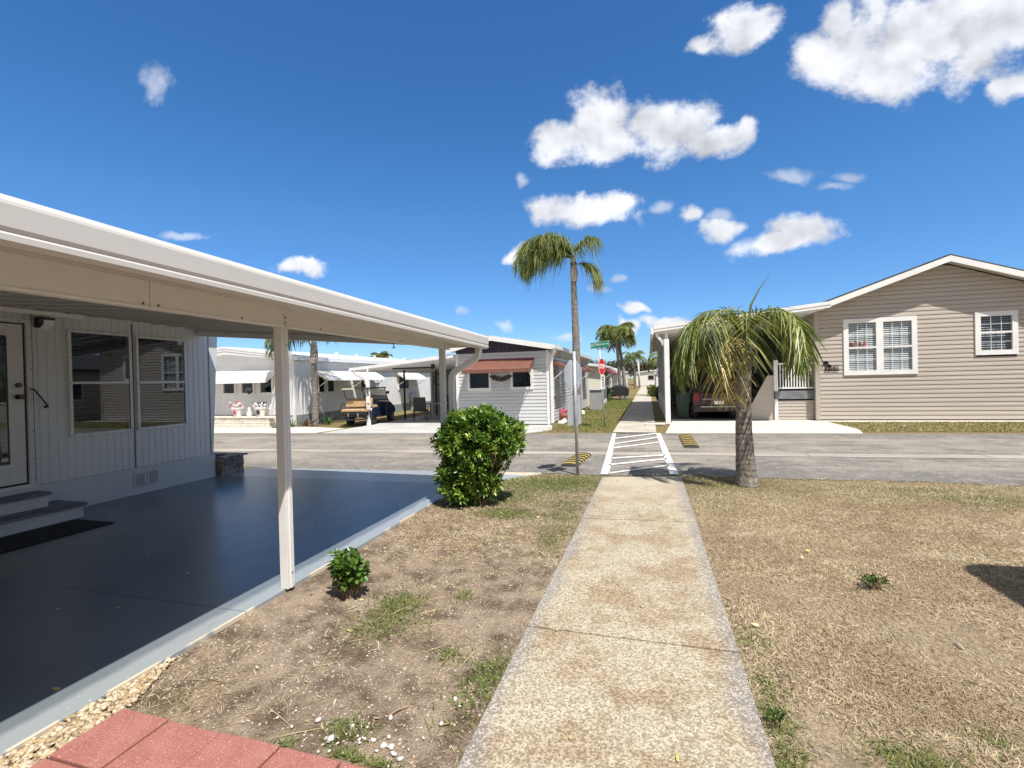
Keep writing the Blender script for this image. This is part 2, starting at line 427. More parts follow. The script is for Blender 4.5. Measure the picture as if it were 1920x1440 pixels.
# --- exposed-aggregate pavement
def sidewalk_mat(name, x0, x1):
    t = NT(name)
    o = t.xyz()
    st = t.noise(1.9, 7, .72)
    sp = t.vor(105, out='Color')
    spv = t.n('ShaderNodeSeparateColor'); t.l(sp, spv.inputs[0])
    sp2 = t.noise(210, 2, .6)
    f = t.math('ADD', t.math('MULTIPLY', spv.outputs[0], .55), t.math('MULTIPLY', sp2, .75))
    cream = t.mix(t.mr(f, .42, .88), (.25, .212, .152), (.53, .465, .345))
    brown = t.mix(t.mr(f, .42, .92), (.195, .145, .092), (.43, .335, .22))
    c = t.mix(t.mr(st, .44, .60), cream, brown)
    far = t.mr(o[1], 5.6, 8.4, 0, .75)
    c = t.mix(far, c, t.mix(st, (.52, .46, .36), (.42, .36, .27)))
    mid = (x0+x1)/2; half = (x1-x0)/2
    e = t.math('ABSOLUTE', t.math('SUBTRACT', o[0], mid))
    e = t.math('ADD', e, t.math('MULTIPLY', t.math('SUBTRACT', t.noise(2.2, 4, .6), .5), .35))
    grey = t.mix(t.mr(f, .55, 1.0), (.20, .185, .165), (.47, .44, .40))
    c = t.mix(t.mr(e, half*.74, half*1.0, 0, .9), c, grey)
    dk = t.noise(9, 4, .7)
    c = t.mix(t.mr(t.noise(.8, 6, .7), .52, .72, 0, .45), c, (.20, .165, .12))
    c = t.mix(t.mr(dk, .58, .8, 0, .35), c, (.16, .12, .08))
    t.bsdf(c, .9, 0, t.bump(f, .45, .004), .25)
    return t.m
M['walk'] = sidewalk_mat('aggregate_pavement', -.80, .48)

# --- asphalt
t = NT('worn_asphalt')
o = t.xyz()
lane = t.noise(1.0, 5, .65, stretch=(.35, 1.8, 1))
blot = t.noise(.8, 5, .6)
sp = t.noise(150, 3, .75)
sp3 = t.noise(38, 6, .8, stretch=(.8, 1, 1))
c = t.mix(t.mr(t.math('ADD', lane, t.math('MULTIPLY', t.math('SUBTRACT', blot, .5), 1.1)), .30, .68), (.12, .112, .102), (.31, .275, .225))
c = t.mix(t.mr(o[0], -3.0, -8.0, 0, .35), c, (.32, .275, .225))
yc = t.math('ADD', t.math('SUBTRACT', o[1], t.math('MULTIPLY', o[0], .055)), t.math('MULTIPLY', t.math('SUBTRACT', t.noise(1.7, 6, .7), .5), 1.3))
c = t.mix(t.mr(yc, 9.5, 8.5, 0, .75), c, (.10, .097, .095))
c = t.mix(t.mr(yc, 13.1, 14.0, 0, .75), c, (.12, .115, .11))
c = t.mix(t.mr(t.noise(4.5, 6, .75), .48, .66, 0, .65), c, (.36, .32, .27))
c = t.mix(t.mr(sp, .42, .62, 0, .6), c, (.34, .31, .27))
c = t.mix(t.math('MULTIPLY', t.math('LESS_THAN', t.vor(34), .27), t.mr(blot, .35, .6, .2, .9)), c, (.44, .40, .35))
c = t.mix(t.mr(sp3, .30, .52, .8, 0), c, (.06, .056, .052))
c = t.mix(t.mr(t.noise(22, 5, .8), .58, .72, 0, .4), c, (.36, .32, .27))
c = t.mix(t.math('MULTIPLY', t.math('LESS_THAN', t.vor(27), .24), .6), c, (.07, .068, .066))
c = t.mix(t.mr(t.noise(1.1, 6, .75, stretch=(.5, 1, 1)), .56, .66, 0, .45), c, (.085, .082, .08))
t.bsdf(c, .92, 0, t.bump(sp, .7, .006), .25)
M['asphalt'] = t.m

# --- painted carport floor
t = NT('blue_grey_floor_paint')
o = t.xyz()
n1 = t.noise(.7, 5, .6)
c = t.mix(t.mr(n1, .3, .7), (.125, .15, .165), (.17, .195, .21))
edge = t.mr(t.math('ADD', o[0], t.math('MULTIPLY', t.math('SUBTRACT', t.noise(3, 5, .7), .5), .12)), -2.98, -2.90, 0, 1)
c = t.mix(t.math('MULTIPLY', edge, .7), c, (.36, .385, .39))
apron = t.mr(o[1], 6.9, 7.05)
c = t.mix(t.math('MULTIPLY', apron, .7), c, (.38, .41, .42))
wear = t.math('GREATER_THAN', t.noise(38, 4, .65, stretch=(1, .5, 1)), .685)
c = t.mix(t.math('MULTIPLY', wear, edge), c, (.72, .72, .68))
chip = t.math('MULTIPLY', t.mr(o[0], -2.81, -2.795), t.mr(t.noise(2.6, 3, .5, stretch=(.1, 1, 1)), .47, .53))
c = t.mix(chip, c, (.66, .57, .43))
jl = t.math('LESS_THAN', t.math('ABSOLUTE', t.math('SUBTRACT', o[1], 6.93)), .007)
jl = t.math('MAXIMUM', jl, t.math('LESS_THAN', t.math('ABSOLUTE', t.math('SUBTRACT', o[1], 2.75)), .004))
c = t.mix(t.math('MULTIPLY', jl, .7), c, (.04, .05, .06))
c = t.mix(t.mr(t.noise(1.3, 6, .75, stretch=(2.2, .5, 1)), .55, .75, 0, .35), c, (.20, .21, .21))
t.bsdf(c, .27, 0, t.bump(t.noise(60, 3), .08, .003), .5)
M['floor'] = t.m

t = NT('road_paint_white')
wear = t.noise(26, 6, .72)
c = t.mix(t.mr(wear, .52, .64, 0, .85), (.74, .73, .69), (.30, .28, .25))
t.bsdf(c, .8)
M['paint_white'] = t.m

t = NT('palm_bark')
o = t.xyz()
rings = t.n('ShaderNodeTexWave', wave_type='BANDS', bands_direction='Z')
rings.inputs['Scale'].default_value = 4.1; rings.inputs['Distortion'].default_value = 7.0; rings.inputs['Detail'].default_value = 3
t.l(t.obj(), rings.inputs['Vector'])
n1 = t.noise(16, 6, .7); n2 = t.noise(45, 4, .7, stretch=(1, 1, .35))
f = t.math('ADD', t.math('MULTIPLY', rings.outputs['Fac'], .13), t.math('MULTIPLY', n1, 1.05))
c = t.mix(t.mr(f, .35, .85), (.10, .085, .07), (.36, .32, .28))
c = t.mix(t.mr(n2, .55, .72, 0, .6), c, (.47, .44, .40))
t.bsdf(c, .9, 0, t.bump(t.math('ADD', f, n2), .8, .02), .2)
M['bark'] = t.m

t = NT('speed_bump_yellow')
t.bsdf(t.mix(t.mr(t.noise(25, 5, .7), .55, .75, 0, .5), (.48, .34, .05), (.25, .20, .10)), .6)
M['yellow'] = t.m

# ------------------------------------------------------------------ mesh helpers
COL = sc.collection
class MB:
    def __init__(s): s.v = []; s.f = []; s.mi = []; s.k = 0
    def poly(s, pts):
        b = len(s.v); s.v += [tuple(p) for p in pts]; s.f.append(tuple(range(b, b+len(pts)))); s.mi.append(s.k); return s
    def box(s, x0, x1, y0, y1, z0, z1):
        return s.obox(((x0+x1)/2, (y0+y1)/2, (z0+z1)/2), (abs(x1-x0)/2, 0, 0), (0, abs(y1-y0)/2, 0), (0, 0, abs(z1-z0)/2))
    def obox(s, c, a, b, d):
        c, a, b, d = map(Vector, (c, a, b, d)); n = len(s.v)
        for sz in (-1, 1):
            for sy in (-1, 1):
                for sx in (-1, 1): s.v.append(tuple(c+a*sx+b*sy+d*sz))
        for q in ((0, 2, 3, 1), (4, 5, 7, 6), (0, 1, 5, 4), (2, 6, 7, 3), (0, 4, 6, 2), (1, 3, 7, 5)):
            s.f.append(tuple(n+i for i in q)); s.mi.append(s.k)
        return s
    def bar(s, p0, p1, w, h, up=(0, 0, 1)):              # rectangular bar from p0 to p1
        p0, p1 = Vector(p0), Vector(p1); d = (p1-p0)
        L = d.normalized(); U = Vector(up)
        if abs(L.dot(U)) > .98: U = Vector((0, 1, 0))
        S = L.cross(U).normalized(); U = S.cross(L)
        return s.obox((p0+p1)/2, d/2, S*w/2, U*h/2)
    def tube(s, pts, r, n=10, caps=True):
        pts = [Vector(p) for p in pts]; rs = r if isinstance(r, (list, tuple)) else [r]*len(pts)
        base = len(s.v); ref = None
        for i, p in enumerate(pts):
            d = (pts[min(i+1, len(pts)-1)]-pts[max(i-1, 0)]).normalized()
            if ref is None: ref = Vector((1, 0, 0)) if abs(d.x) < .9 else Vector((0, 1, 0))
            a = (ref - d*ref.dot(d)).normalized(); b = d.cross(a); ref = a
            for k in range(n):
                th = 2*math.pi*k/n
                s.v.append(tuple(p+(a*math.cos(th)+b*math.sin(th))*rs[i]))
        for i in range(len(pts)-1):
            for k in range(n):
                q = base+i*n
                s.f.append((q+k, q+(k+1) % n, q+n+(k+1) % n, q+n+k)); s.mi.append(s.k)
        if caps:
            s.f.append(tuple(base+k for k in range(n))[::-1]); s.mi.append(s.k)
            e = base+(len(pts)-1)*n
            s.f.append(tuple(e+k for k in range(n))); s.mi.append(s.k)
        return s
    def rtube(s, pts, w, h, ups=(0, 1, 0)):              # tube of rectangular section
        pts = [Vector(p) for p in pts]; base = len(s.v); S = Vector(ups).normalized()
        for i, p in enumerate(pts):
            d = (pts[min(i+1, len(pts)-1)]-pts[max(i-1, 0)]).normalized()
            n = d.cross(S).normalized()
            for (a, b) in ((-1, -1), (1, -1), (1, 1), (-1, 1)): s.v.append(tuple(p+n*a*w/2+S*b*h/2))
        for i in range(len(pts)-1):
            for k in range(4):
                q = base+i*4
                s.f.append((q+k, q+(k+1) % 4, q+4+(k+1) % 4, q+4+k)); s.mi.append(s.k)
        e = base+(len(pts)-1)*4
        s.f += [tuple(base+k for k in range(4))[::-1], tuple(e+k for k in range(4))]; s.mi += [s.k]*2
        return s
    def prism(s, pts, off):                               # polygon pts (3-D) extruded by off
        off = Vector(off); A = [Vector(p) for p in pts]; n = len(A); b = len(s.v)
        s.v += [tuple(p) for p in A]+[tuple(p+off) for p in A]
        s.f.append(tuple(range(b, b+n))[::-1]); s.f.append(tuple(range(b+n, b+2*n))); s.mi += [s.k]*2
        for i in range(n):
            j = (i+1) % n
            s.f.append((b+i, b+j, b+n+j, b+n+i)); s.mi.append(s.k)
        return s
    def lathe(s, c, prof, n=16):                          # prof: (radius, z)
        c = Vector(c); b = len(s.v)
        for (r, z) in prof:
            for k in range(n):
                th = 2*math.pi*k/n; s.v.append((c.x+r*math.cos(th), c.y+r*math.sin(th), c.z+z))
        for i in range(len(prof)-1):
            for k in range(n):
                q = b+i*n; s.f.append((q+k, q+(k+1) % n, q+n+(k+1) % n, q+n+k)); s.mi.append(s.k)
        s.f.append(tuple(b+k for k in range(n))[::-1]); e = b+(len(prof)-1)*n
        s.f.append(tuple(e+k for k in range(n))); s.mi += [s.k]*2
        return s
    def blob(s, c, r, seg=8, rings=5, jit=.2):            # an uneven lump
        c = Vector(c); b = len(s.v); rx, ry, rz = r if isinstance(r, (tuple, list)) else (r, r, r)
        for i in range(rings+1):
            ph = math.pi*i/rings
            for k in range(seg):
                th = 2*math.pi*k/seg; q = 1+random.uniform(-jit, jit)
                s.v.append((c.x+rx*q*math.sin(ph)*math.cos(th), c.y+ry*q*math.sin(ph)*math.sin(th), c.z+rz*q*math.cos(ph)))
        for i in range(rings):
            for k in range(seg):
                q = b+i*seg; s.f.append((q+k, q+seg+k, q+seg+(k+1) % seg, q+(k+1) % seg)); s.mi.append(s.k)
        return s
    def build(s, name, mat, parent=None, bev=0, smooth=False):
        mats = mat if isinstance(mat, (list, tuple)) else [mat]
        o = Vector((0, 0, 0))
        if parent is not None:
            q = parent
            while q is not None: o = o+q.location; q = q.parent
        me = bpy.data.meshes.new(name)
        me.from_pydata([(a-o.x, b-o.y, c-o.z) for a, b, c in s.v], [], s.f)
        for m in mats: me.materials.append(M[m] if isinstance(m, str) else m)
        if len(mats) > 1: me.polygons.foreach_set('material_index', s.mi)
        if smooth: me.polygons.foreach_set('use_smooth', [True]*len(me.polygons))
        me.update()
        ob = bpy.data.objects.new(name, me); COL.objects.link(ob)
        if parent is not None: ob.parent = parent
        if bev:
            bm = ob.modifiers.new('bevel', 'BEVEL'); bm.width = bev; bm.segments = 2; bm.limit_method = 'ANGLE'; bm.angle_limit = R(40)
        return ob

def tag(o, label, cat, group=None):
    o['label'] = label; o['category'] = cat
    if group: o['group'] = group
    return o
def thing(name, loc, label, cat, group=None):
    o = bpy.data.objects.new(name, None); COL.objects.link(o)
    o.location = loc; o.empty_display_size = .1
    return tag(o, label, cat, group)
def struct(o, kind='structure'):
    o['kind'] = kind; return o

def fast_mesh(name, V, F, mat, parent=None, attr=None, smooth=False):   # numpy verts (n,3), quads/tris (m,k)
    me = bpy.data.meshes.new(name)
    F = np.asarray(F, dtype=np.int32); V = np.asarray(V, dtype=np.float32)
    if parent is not None:
        q = parent; o = Vector((0, 0, 0))
        while q is not None: o = o+q.location; q = q.parent
        V = V-np.array(o, dtype=np.float32)
    m, k = F.shape
    me.vertices.add(len(V)); me.vertices.foreach_set('co', V.ravel())
    me.loops.add(m*k); me.loops.foreach_set('vertex_index', F.ravel())
    me.polygons.add(m)
    me.polygons.foreach_set('loop_start', np.arange(0, m*k, k, dtype=np.int32))
    me.polygons.foreach_set('loop_total', np.full(m, k, dtype=np.int32))
    if smooth: me.polygons.foreach_set('use_smooth', np.ones(m, dtype=bool))
    me.update(calc_edges=True)
    if attr is not None:
        a = me.attributes.new('young', 'FLOAT', 'POINT'); a.data.foreach_set('value', np.asarray(attr, dtype=np.float32))
    me.materials.append(M[mat])
    ob = bpy.data.objects.new(name, me); COL.objects.link(ob)
    if parent is not None: ob.parent = parent
    return ob

def text_mesh(txt, size, depth=.002, bold=0.0):
    cu_ = bpy.data.curves.new('lettering', 'FONT')
    cu_.body = txt; cu_.size = size; cu_.extrude = depth; cu_.align_x = 'CENTER'; cu_.align_y = 'CENTER'; cu_.offset = bold
    ob = bpy.data.objects.new('lettering', cu_); COL.objects.link(ob)
    me = bpy.data.meshes.new_from_object(ob.evaluated_get(bpy.context.evaluated_depsgraph_get()))
    bpy.data.objects.remove(ob)
    return me
def put_text(name, txt, size, mat, parent, origin, right, up, sx=1.0, bold=0.0, depth=.002):
    me = text_mesh(txt, size, depth, bold)
    me.materials.clear(); me.materials.append(M[mat])
    r, u = Vector(right).normalized(), Vector(up).normalized(); n = r.cross(u)
    o = Vector((0, 0, 0)); q = parent
    while q is not None: o = o+q.location; q = q.parent
    org = Vector(origin)-o
    for v in me.vertices: v.co = org + r*v.co.x*sx + u*v.co.y + n*v.co.z
    ob = bpy.data.objects.new(name, me); COL.objects.link(ob); ob.parent = parent
    return ob

# wall sheets with openings. P(u, z, out) -> point; holes are (u0, u1, z0, z1)
def cutspans(a, b, holes, z0, z1):
    spans = [(a, b)]
    for (h0, h1, hz0, hz1) in holes:
        if min(z1, hz1)-max(z0, hz0) < .45*(z1-z0): continue
        new = []
        for (p, q) in spans:
            if h1 <= p or h0 >= q: new.append((p, q)); continue
            if h0 > p: new.append((p, h0))
            if h1 < q: new.append((h1, q))
        spans = new
    return spans
def lap_wall(mb, P, z0, z1, left, right, holes=(), lap=.137, prof=((0, .014), (.46, .012), (.50, .006), (.90, .004), (.901, -.03), (1, -.03))):
    z = z0
    while z < z1-1e-4:
        zt = min(z+lap, z1)
        a, b = left((z+zt)/2), right((z+zt)/2)
        if b-a > .01:
            for (p, q) in cutspans(a, b, holes, z, zt):
                pl = lambda zz, e0=p, e1=q: (max(e0, left(zz)) if e0 == a else e0, min(e1, right(zz)) if e1 == b else e1)
                for i in range(len(prof)-1):
                    za, zb = z+(zt-z)*prof[i][0], z+(zt-z)*prof[i+1][0]
                    A0, B0 = (left(za) if p == a else p), (right(za) if q == b else q)
                    A1, B1 = (left(zb) if p == a else p), (right(zb) if q == b else q)
                    mb.poly([P(A0, za, prof[i][1]), P(B0, za, prof[i][1]), P(B1, zb, prof[i+1][1]), P(A1, zb, prof[i+1][1])])
                A0, B0 = (left(z) if p == a else p), (right(z) if q == b else q)
                mb.poly([P(A0, z, 0), P(B0, z, 0), P(B0, z, prof[0][1]), P(A0, z, prof[0][1])])
        z = zt
def rib_wall(mb, P, u0, u1, z0, zt, holes=(), prof=((0, 0), (.055, 0), (.066, -.007), (.09, -.007), (.1, 0)), period=.1):
    u = u0
    while u < u1-1e-4:
        for i in range(len(prof)-1):
            a, b = u+prof[i][0]*period/.1, u+prof[i+1][0]*period/.1
            if a >= u1: break
            b = min(b, u1); m = (a+b)/2
            cuts = [(z0, None)]
            hs_ = sorted([h for h in holes if h[0] <= m <= h[1]], key=lambda h: h[2])
            lo = z0
            for h in hs_:
                mb.poly([P(a, lo, prof[i][1]), P(b, lo, prof[i+1][1]), P(b, h[2], prof[i+1][1]), P(a, h[2], prof[i][1])]); lo = h[3]
            mb.poly([P(a, lo, prof[i][1]), P(b, lo, prof[i+1][1]), P(b, zt(b), prof[i+1][1]), P(a, zt(a), prof[i][1])])
        u += period

def frame_rect(mb, P, u0, u1, z0, z1, w, o0, o1):        # picture-frame of four mitre-free bars between out o0 and o1
    def bx(a, b, c, d):
        p = [P(a, c, o0), P(b, c, o0), P(b, d, o0), P(a, d, o0)]
        mb.prism(p, Vector(P(a, c, o1))-Vector(P(a, c, o0)))
    bx(u0, u1, z1-w, z1); bx(u0, u1, z0, z0+w); bx(u0, u0+w, z0+w, z1-w); bx(u1-w, u1, z0+w, z1-w)
def pbox(mb, P, u0, u1, z0, z1, o0, o1):
    mb.prism([P(u0, z0, o0), P(u1, z0, o0), P(u1, z1, o0), P(u0, z1, o0)], Vector(P(u0, z0, o1))-Vector(P(u0, z0, o0)))

# ------------------------------------------------------------------ ground, roads, paths
ZG, ZR, ZS, ZP = -.030, -.022, -.016, -.011
mb = MB(); mb.poly([(-700, -300, ZG), (700, -300, ZG), (700, 900, ZG), (-700, 900, ZG)])
struct(mb.build('ground', 'soil'))

def near_edge(x): return 8.20+.05*x if x < 0 else 8.2+.05*min(x, 2.2)
def far_edge(x): return 14.36+.055*x
xs = np.concatenate([np.arange(-60, -12, 2.0), np.arange(-12, 14, .12), np.arange(14, 60, 2.0)])
mb = MB()
pr = None
for i, x in enumerate(xs):
    jn, jf = (rng.normal(0, .03)+.05*math.sin(x*2.3), rng.normal(0, .02))
    p = ((x, near_edge(x)+jn, ZR), (x, far_edge(x)+jf, ZR))
    if pr: mb.poly([pr[0], p[0], p[1], pr[1]])
    pr = p
struct(mb.build('road', 'asphalt'))
mb = MB()
for i in range(-20, 20):
    a, b = i*3.0+.01, i*3.0+2.99
    f0 = lambda x: 10.32+.058*x
    w = .40
    mb.poly([(a, f0(a), ZS), (b, f0(b), ZS), (b, f0(b)+w, ZS), (a, f0(a)+w, ZS)])
struct(mb.build('road_gutter_strip', 'strip'))

# crosswalk paint
mb = MB()
def gp(x, y): q = G(x, y, ZP); return (q.x, q.y, ZP)
mb.poly([gp(1126, 889), gp(1142, 889), gp(1155, 812), gp(1149, 812)])
mb.poly([gp(1256, 889), gp(1272, 889), gp(1238, 812), gp(1230, 812)])
for (xa, ya, xb, yb) in ((1140, 887, 1254, 872), (1142, 871, 1250, 860), (1145, 859, 1247, 853), (1148, 840, 1234, 829), (1150, 832, 1232, 820), (1152, 822, 1230, 812.5)):
    h = 1.15 if ya > 850 else .9
    mb.poly([gp(xa, ya+h), gp(xb, yb+h), gp(xb, yb-h), gp(xa, ya-h)])
struct(mb.build('crosswalk_marking', 'paint_white'))

# near sidewalk: separate pours with joints
def XL(y): return -.80+.053*(y-1.83)/6.1
def XR(y): return .468+.015*(y-2.1)/6.0
cuts = [(-6.0, -6.0), (-4.2, -4.2), (-2.3, -2.3), (-.45, -.45), (1.35, 1.30), (G(1045, 1180).y, G(1345, 1218).y), (G(1075, 1049).y, G(1300, 1062).y),
        (G(1100, 972).y, G(1290, 978).y), (G(1110, 941).y, G(1285, 950).y), (G(1128, 894).y, G(1280, 892).y)]
mb = MB()
for i in range(len(cuts)-1):
    g0 = .006 if i != 7 else .016
    (a0, a1), (b0, b1) = cuts[i], cuts[i+1]
    dz = [0, .003, -.002, .002, 0, .002, -.001, .001, -.003, .0][i]
    p = [(XL(a0), a0+g0, dz), (XR(a1), a1+g0, dz), (XR(b1), b1-g0, dz), (XL(b0), b0-g0, dz)]
    mb.prism([(q[0], q[1], -.09) for q in p], (0, 0, .09+dz))
struct(mb.build('sidewalk', 'walk', bev=.006))
# far path between the homes
mb = MB()
yq = 14.42
L = [(-1.05, 14.4), (-1.05, 31), (-1.05, 36)]
seg = [14.42, 17.5, 21, 24.5, 28, 31.4, 35, 40, 46, 53, 62, 74, 90]
for i in range(len(seg)-1):
    a, b = seg[i]+.01, seg[i+1]-.01
    fl = lambda q: -1.04-.0009*max(0, q-20)**1.2
    fr = lambda q: .20 - max(0, q-40)*.012
    mb.poly([(fl(a), a, -.004), (fr(a), a, -.004), (fr(b), b, -.004), (fl(b), b, -.004)])
struct(mb.build('far_footpath', 'path_concrete'))

# carport floor (painted) with its flared apron at the road
mb = MB()
pts = [(-2.79, -6), (-2.79, 6.0), (-2.41, 7.35), (-1.80, 8.07), (-3.7, 7.96), (-7.5, 7.72), (-7.62, 7.45), (-7.62, -6)]
mb.prism([(a, b, -.05) for a, b in pts], (0, 0, .05))
struct(mb.build('carport_slab', 'floor', bev=.004))
# driveways on the other side of the road
mb = MB()
mb.prism([(a, b, -.08) for a, b in [(-10.6, 13.78), (-3.6, 14.16), (-3.0, 15.1), (-3.35, 17.0), (-6.9, 17.0), (-6.9, 31), (-10.9, 31), (-10.55, 16.4)]], (0, 0, .068))
struct(mb.build('grey_driveway', 'concrete_gr'))
mb = MB()
mb.prism([(a, b, -.08) for a, b in [(.45, 14.42), (5.4, 14.62), (5.75, 15.9), (5.62, 18.35), (5.5, 32), (.75, 32), (.78, 17.9)]], (0, 0, .069))
struct(mb.build('tan_house_driveway', 'concrete'))
mb = MB()
mb.prism([(a, b, -.08) for a, b in [(5.45, 17.9), (13.5, 18.1), (13.5, 18.5), (5.45, 18.5)]], (0, 0, .075))
struct(mb.build('foundation_strip', 'concrete'))
mb = MB()
mb.prism([(a, b, -.08) for a, b in [(-26, 12.98), (-14.5, 13.60), (-10.9, 13.8), (-10.8, 15.3), (-13.2, 15.9), (-26, 15.3)]], (0, 0, .066))
struct(mb.build('white_house_apron', 'concrete'))

# ------------------------------------------------------------------ near mobile home on the left
HX = -7.57
home = thing('mobile_home', (HX-2, 2, 0), 'ribbed pale blue-grey mobile home behind the near carport, with a half-glazed door and twin windows', 'mobile home')
PH = lambda u, z, o: (HX+o, u, z)
W1, W2, DR = (4.62, 5.447, .975, 2.44), (5.515, 6.343, .975, 2.43), (3.24, 4.17, .44, 2.47)
sh = lambda w, d: (w[0]+d, w[1]-d, w[2]+d, w[3]-d)
mb = MB()
rib_wall(mb, PH, -4.0, 6.82, .40, lambda u: 2.80, [sh(W1, .02), sh(W2, .02), DR])
mb.poly([PH(6.82, .40, 0), PH(6.845, .40, 0), PH(7.0, 2.66, 0), PH(6.82, 2.66, 0)])
mb.poly([PH(6.845, .40, 0), PH(6.845, .40, -3.8), PH(7.0, 2.64, -3.8), PH(7.0, 2.64, 0)])
mb.poly([PH(-4, .0, 0), PH(-4, .0, -3.8), PH(-4, 2.64, -3.8), PH(-4, 2.64, 0)])
mb.poly([PH(-4, .0, -3.8), PH(6.845, .0, -3.8), PH(7.0, 2.64, -3.8), PH(-4, 2.64, -3.8)])
mb.build('wall', 'wall_blue', home)
for yv in (4.235, 5.482, 6.80):                       # seams between the metal sheets
    mb = MB(); mb.box(HX-.002, HX+.006, yv-.004, yv+.004, .40, 2.6); mb.build('wall_seam', 'screw', home)
mb = MB()
mb.box(HX-3.7, HX+.02, -4, 6.86, -.02, .375)
mb.box(HX+.02, HX+.028, -4, 6.86, .352, .40)
mb.box(HX+.02, HX+.032, -4, 6.86, 0, .02)
mb.build('skirting', 'skirt', home)
mb = MB(); mb.prism([(HX+.12, -4.2, 2.64), (HX-3.9, -4.2, 2.64), (HX-1.9, -4.2, 3.0)], (0, 11.4, 0))
mb.build('roof', 'steel_roof', home)
for (a, b) in ((5.43, 5.61), (5.635, 5.815)):
    v = MB(); frame_rect(v, PH, a, b, .10, .335, .02, .02, .032)
    for k in range(9): v.bar(PH(a+.02, .132+k*.022, .026), PH(b-.02, .132+k*.022, .026), .012, .004, (1, 0, .7))
    vo = v.build('skirting_vent', 'skirt', home)
    MB().box(HX+.0205, HX+.0225, a+.02, b-.02, .12, .315).build('louvre_opening', 'screw', vo)

def window(parent, P, u0, u1, z0, z1, fw=.05, proud=.035, rails=(), mulls=(), grid=None, blind=None, fm='frame_alu', gm='glass', deep=.35, screws=False, gap=.032, bo=-.07, sh_=.010):
    f = MB(); frame_rect(f, P, u0, u1, z0, z1, fw, -.03, proud)
    for zr in rails: pbox(f, P, u0+fw, u1-fw, zr-(.016 if screws else .028), zr+(.016 if screws else .028), 0, proud-.006)
    for (um, wm) in mulls: pbox(f, P, um-wm/2, um+wm/2, z0+fw, z1-fw, -.03, proud-.002)
    if screws:
        f.k = 1; n = 4
        for i in range(n+1):
            for (u, z) in ((u0+.018, z0+.03+(z1-z0-.06)*i/n), (u1-.018, z0+.03+(z1-z0-.06)*i/n)): pbox(f, P, u-.006, u+.006, z-.006, z+.006, proud-.002, proud+.004)
            for z in (z0+.018, z1-.018):
                u = u0+.05+(u1-u0-.1)*i/n; pbox(f, P, u-.006, u+.006, z-.006, z+.006, proud-.002, proud+.004)
    fo = f.build('window', (fm, 'screw'), parent, bev=.003)
    g = MB(); g.poly([P(u0+fw, z0+fw, .017), P(u1-fw, z0+fw, .017), P(u1-fw, z1-fw, .017), P(u0+fw, z1-fw, .017)])
    g.build('pane', gm, fo)
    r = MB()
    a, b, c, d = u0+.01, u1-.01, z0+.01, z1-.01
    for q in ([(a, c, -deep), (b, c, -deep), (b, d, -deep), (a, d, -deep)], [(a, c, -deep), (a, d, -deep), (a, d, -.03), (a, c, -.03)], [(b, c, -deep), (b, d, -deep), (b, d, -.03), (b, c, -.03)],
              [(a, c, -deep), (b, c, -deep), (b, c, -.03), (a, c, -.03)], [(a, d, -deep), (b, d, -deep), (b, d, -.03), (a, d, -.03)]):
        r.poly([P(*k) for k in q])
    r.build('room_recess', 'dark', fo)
    if blind:
        s = MB(); z = z0+fw+.01
        while z < z1-fw-.012:
            p = [P(u0+fw+.01, z, bo+.008), P(u1-fw-.01, z, bo+.008), P(u1-fw-.01, z+sh_, bo-.010), P(u0+fw+.01, z+sh_, bo-.010)]
            s.poly(p); z += gap
        s.build('blind', blind, fo)
    if grid:
        m = MB()
        for (ua, ub, za, zb, nx, nz) in grid:
            for i in range(1, nx): um = ua+(ub-ua)*i/nx; pbox(m, P, um-.006, um+.006, za, zb, .019, .027)
            for i in range(1, nz): zm = za+(zb-za)*i/nz; pbox(m, P, ua, ub, zm-.006, zm+.006, .0195, .0275)
        m.build('glazing_bars', fm, fo)
    return fo
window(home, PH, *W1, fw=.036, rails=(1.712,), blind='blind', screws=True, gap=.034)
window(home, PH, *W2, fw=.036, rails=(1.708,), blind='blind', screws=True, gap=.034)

# door
d = MB()
pbox(d, PH, 3.27, 3.43, .46, 2.455, -.045, -.005); pbox(d, PH, 3.99, 4.15, .46, 2.455, -.045, -.005)
pbox(d, PH, 3.43, 3.99, 2.32, 2.455, -.045, -.005); pbox(d, PH, 3.43, 3.99, .46, .70, -.045, -.005)
dr = d.build('door', 'door_w', home, bev=.004)
d = MB(); frame_rect(d, PH, 3.40, 4.02, .68, 2.34, .035, -.004, .008)
for k in range(3): pbox(d, PH, 3.45, 3.97, .50+k*.05, .53+k*.05, -.005, .004)
d.build('glazing_bead', 'door_w', dr)
d = MB(); d.poly([PH(3.43, .70, -.012), PH(3.99, .70, -.012), PH(3.99, 2.32, -.012), PH(3.43, 2.32, -.012)]); d.build('door_pane', 'glass', dr)
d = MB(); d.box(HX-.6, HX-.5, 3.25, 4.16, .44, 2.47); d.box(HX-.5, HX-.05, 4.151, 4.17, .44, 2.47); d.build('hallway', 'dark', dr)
d = MB()
for k in range(40): d.box(HX-.095, HX-.075, 3.44, 3.98, 1.30+k*.025, 1.302+k*.025+.008)
d.build('door_blind', 'blind', dr)
k = MB()
k.tube([PH(4.085, 1.545, -.005), PH(4.085, 1.545, .012)], .034, 14); k.tube([PH(4.085, 1.545, .012), PH(4.085, 1.545, .04)], .014, 10)
k.tube([PH(4.085, 1.545, .04), PH(4.085, 1.545, .052), PH(4.085, 1.545, .075), PH(4.085, 1.545, .085)], [.02, .03, .03, .018], 14)
k.build('door_knob', 'bronze', dr, smooth=False)
k = MB(); k.tube([PH(4.088, 1.69, -.005), PH(4.088, 1.69, .018)], .032, 14); k.tube([PH(4.088, 1.69, .018), PH(4.088, 1.69, .03)], .02, 12); k.build('deadbolt', 'bronze', dr)
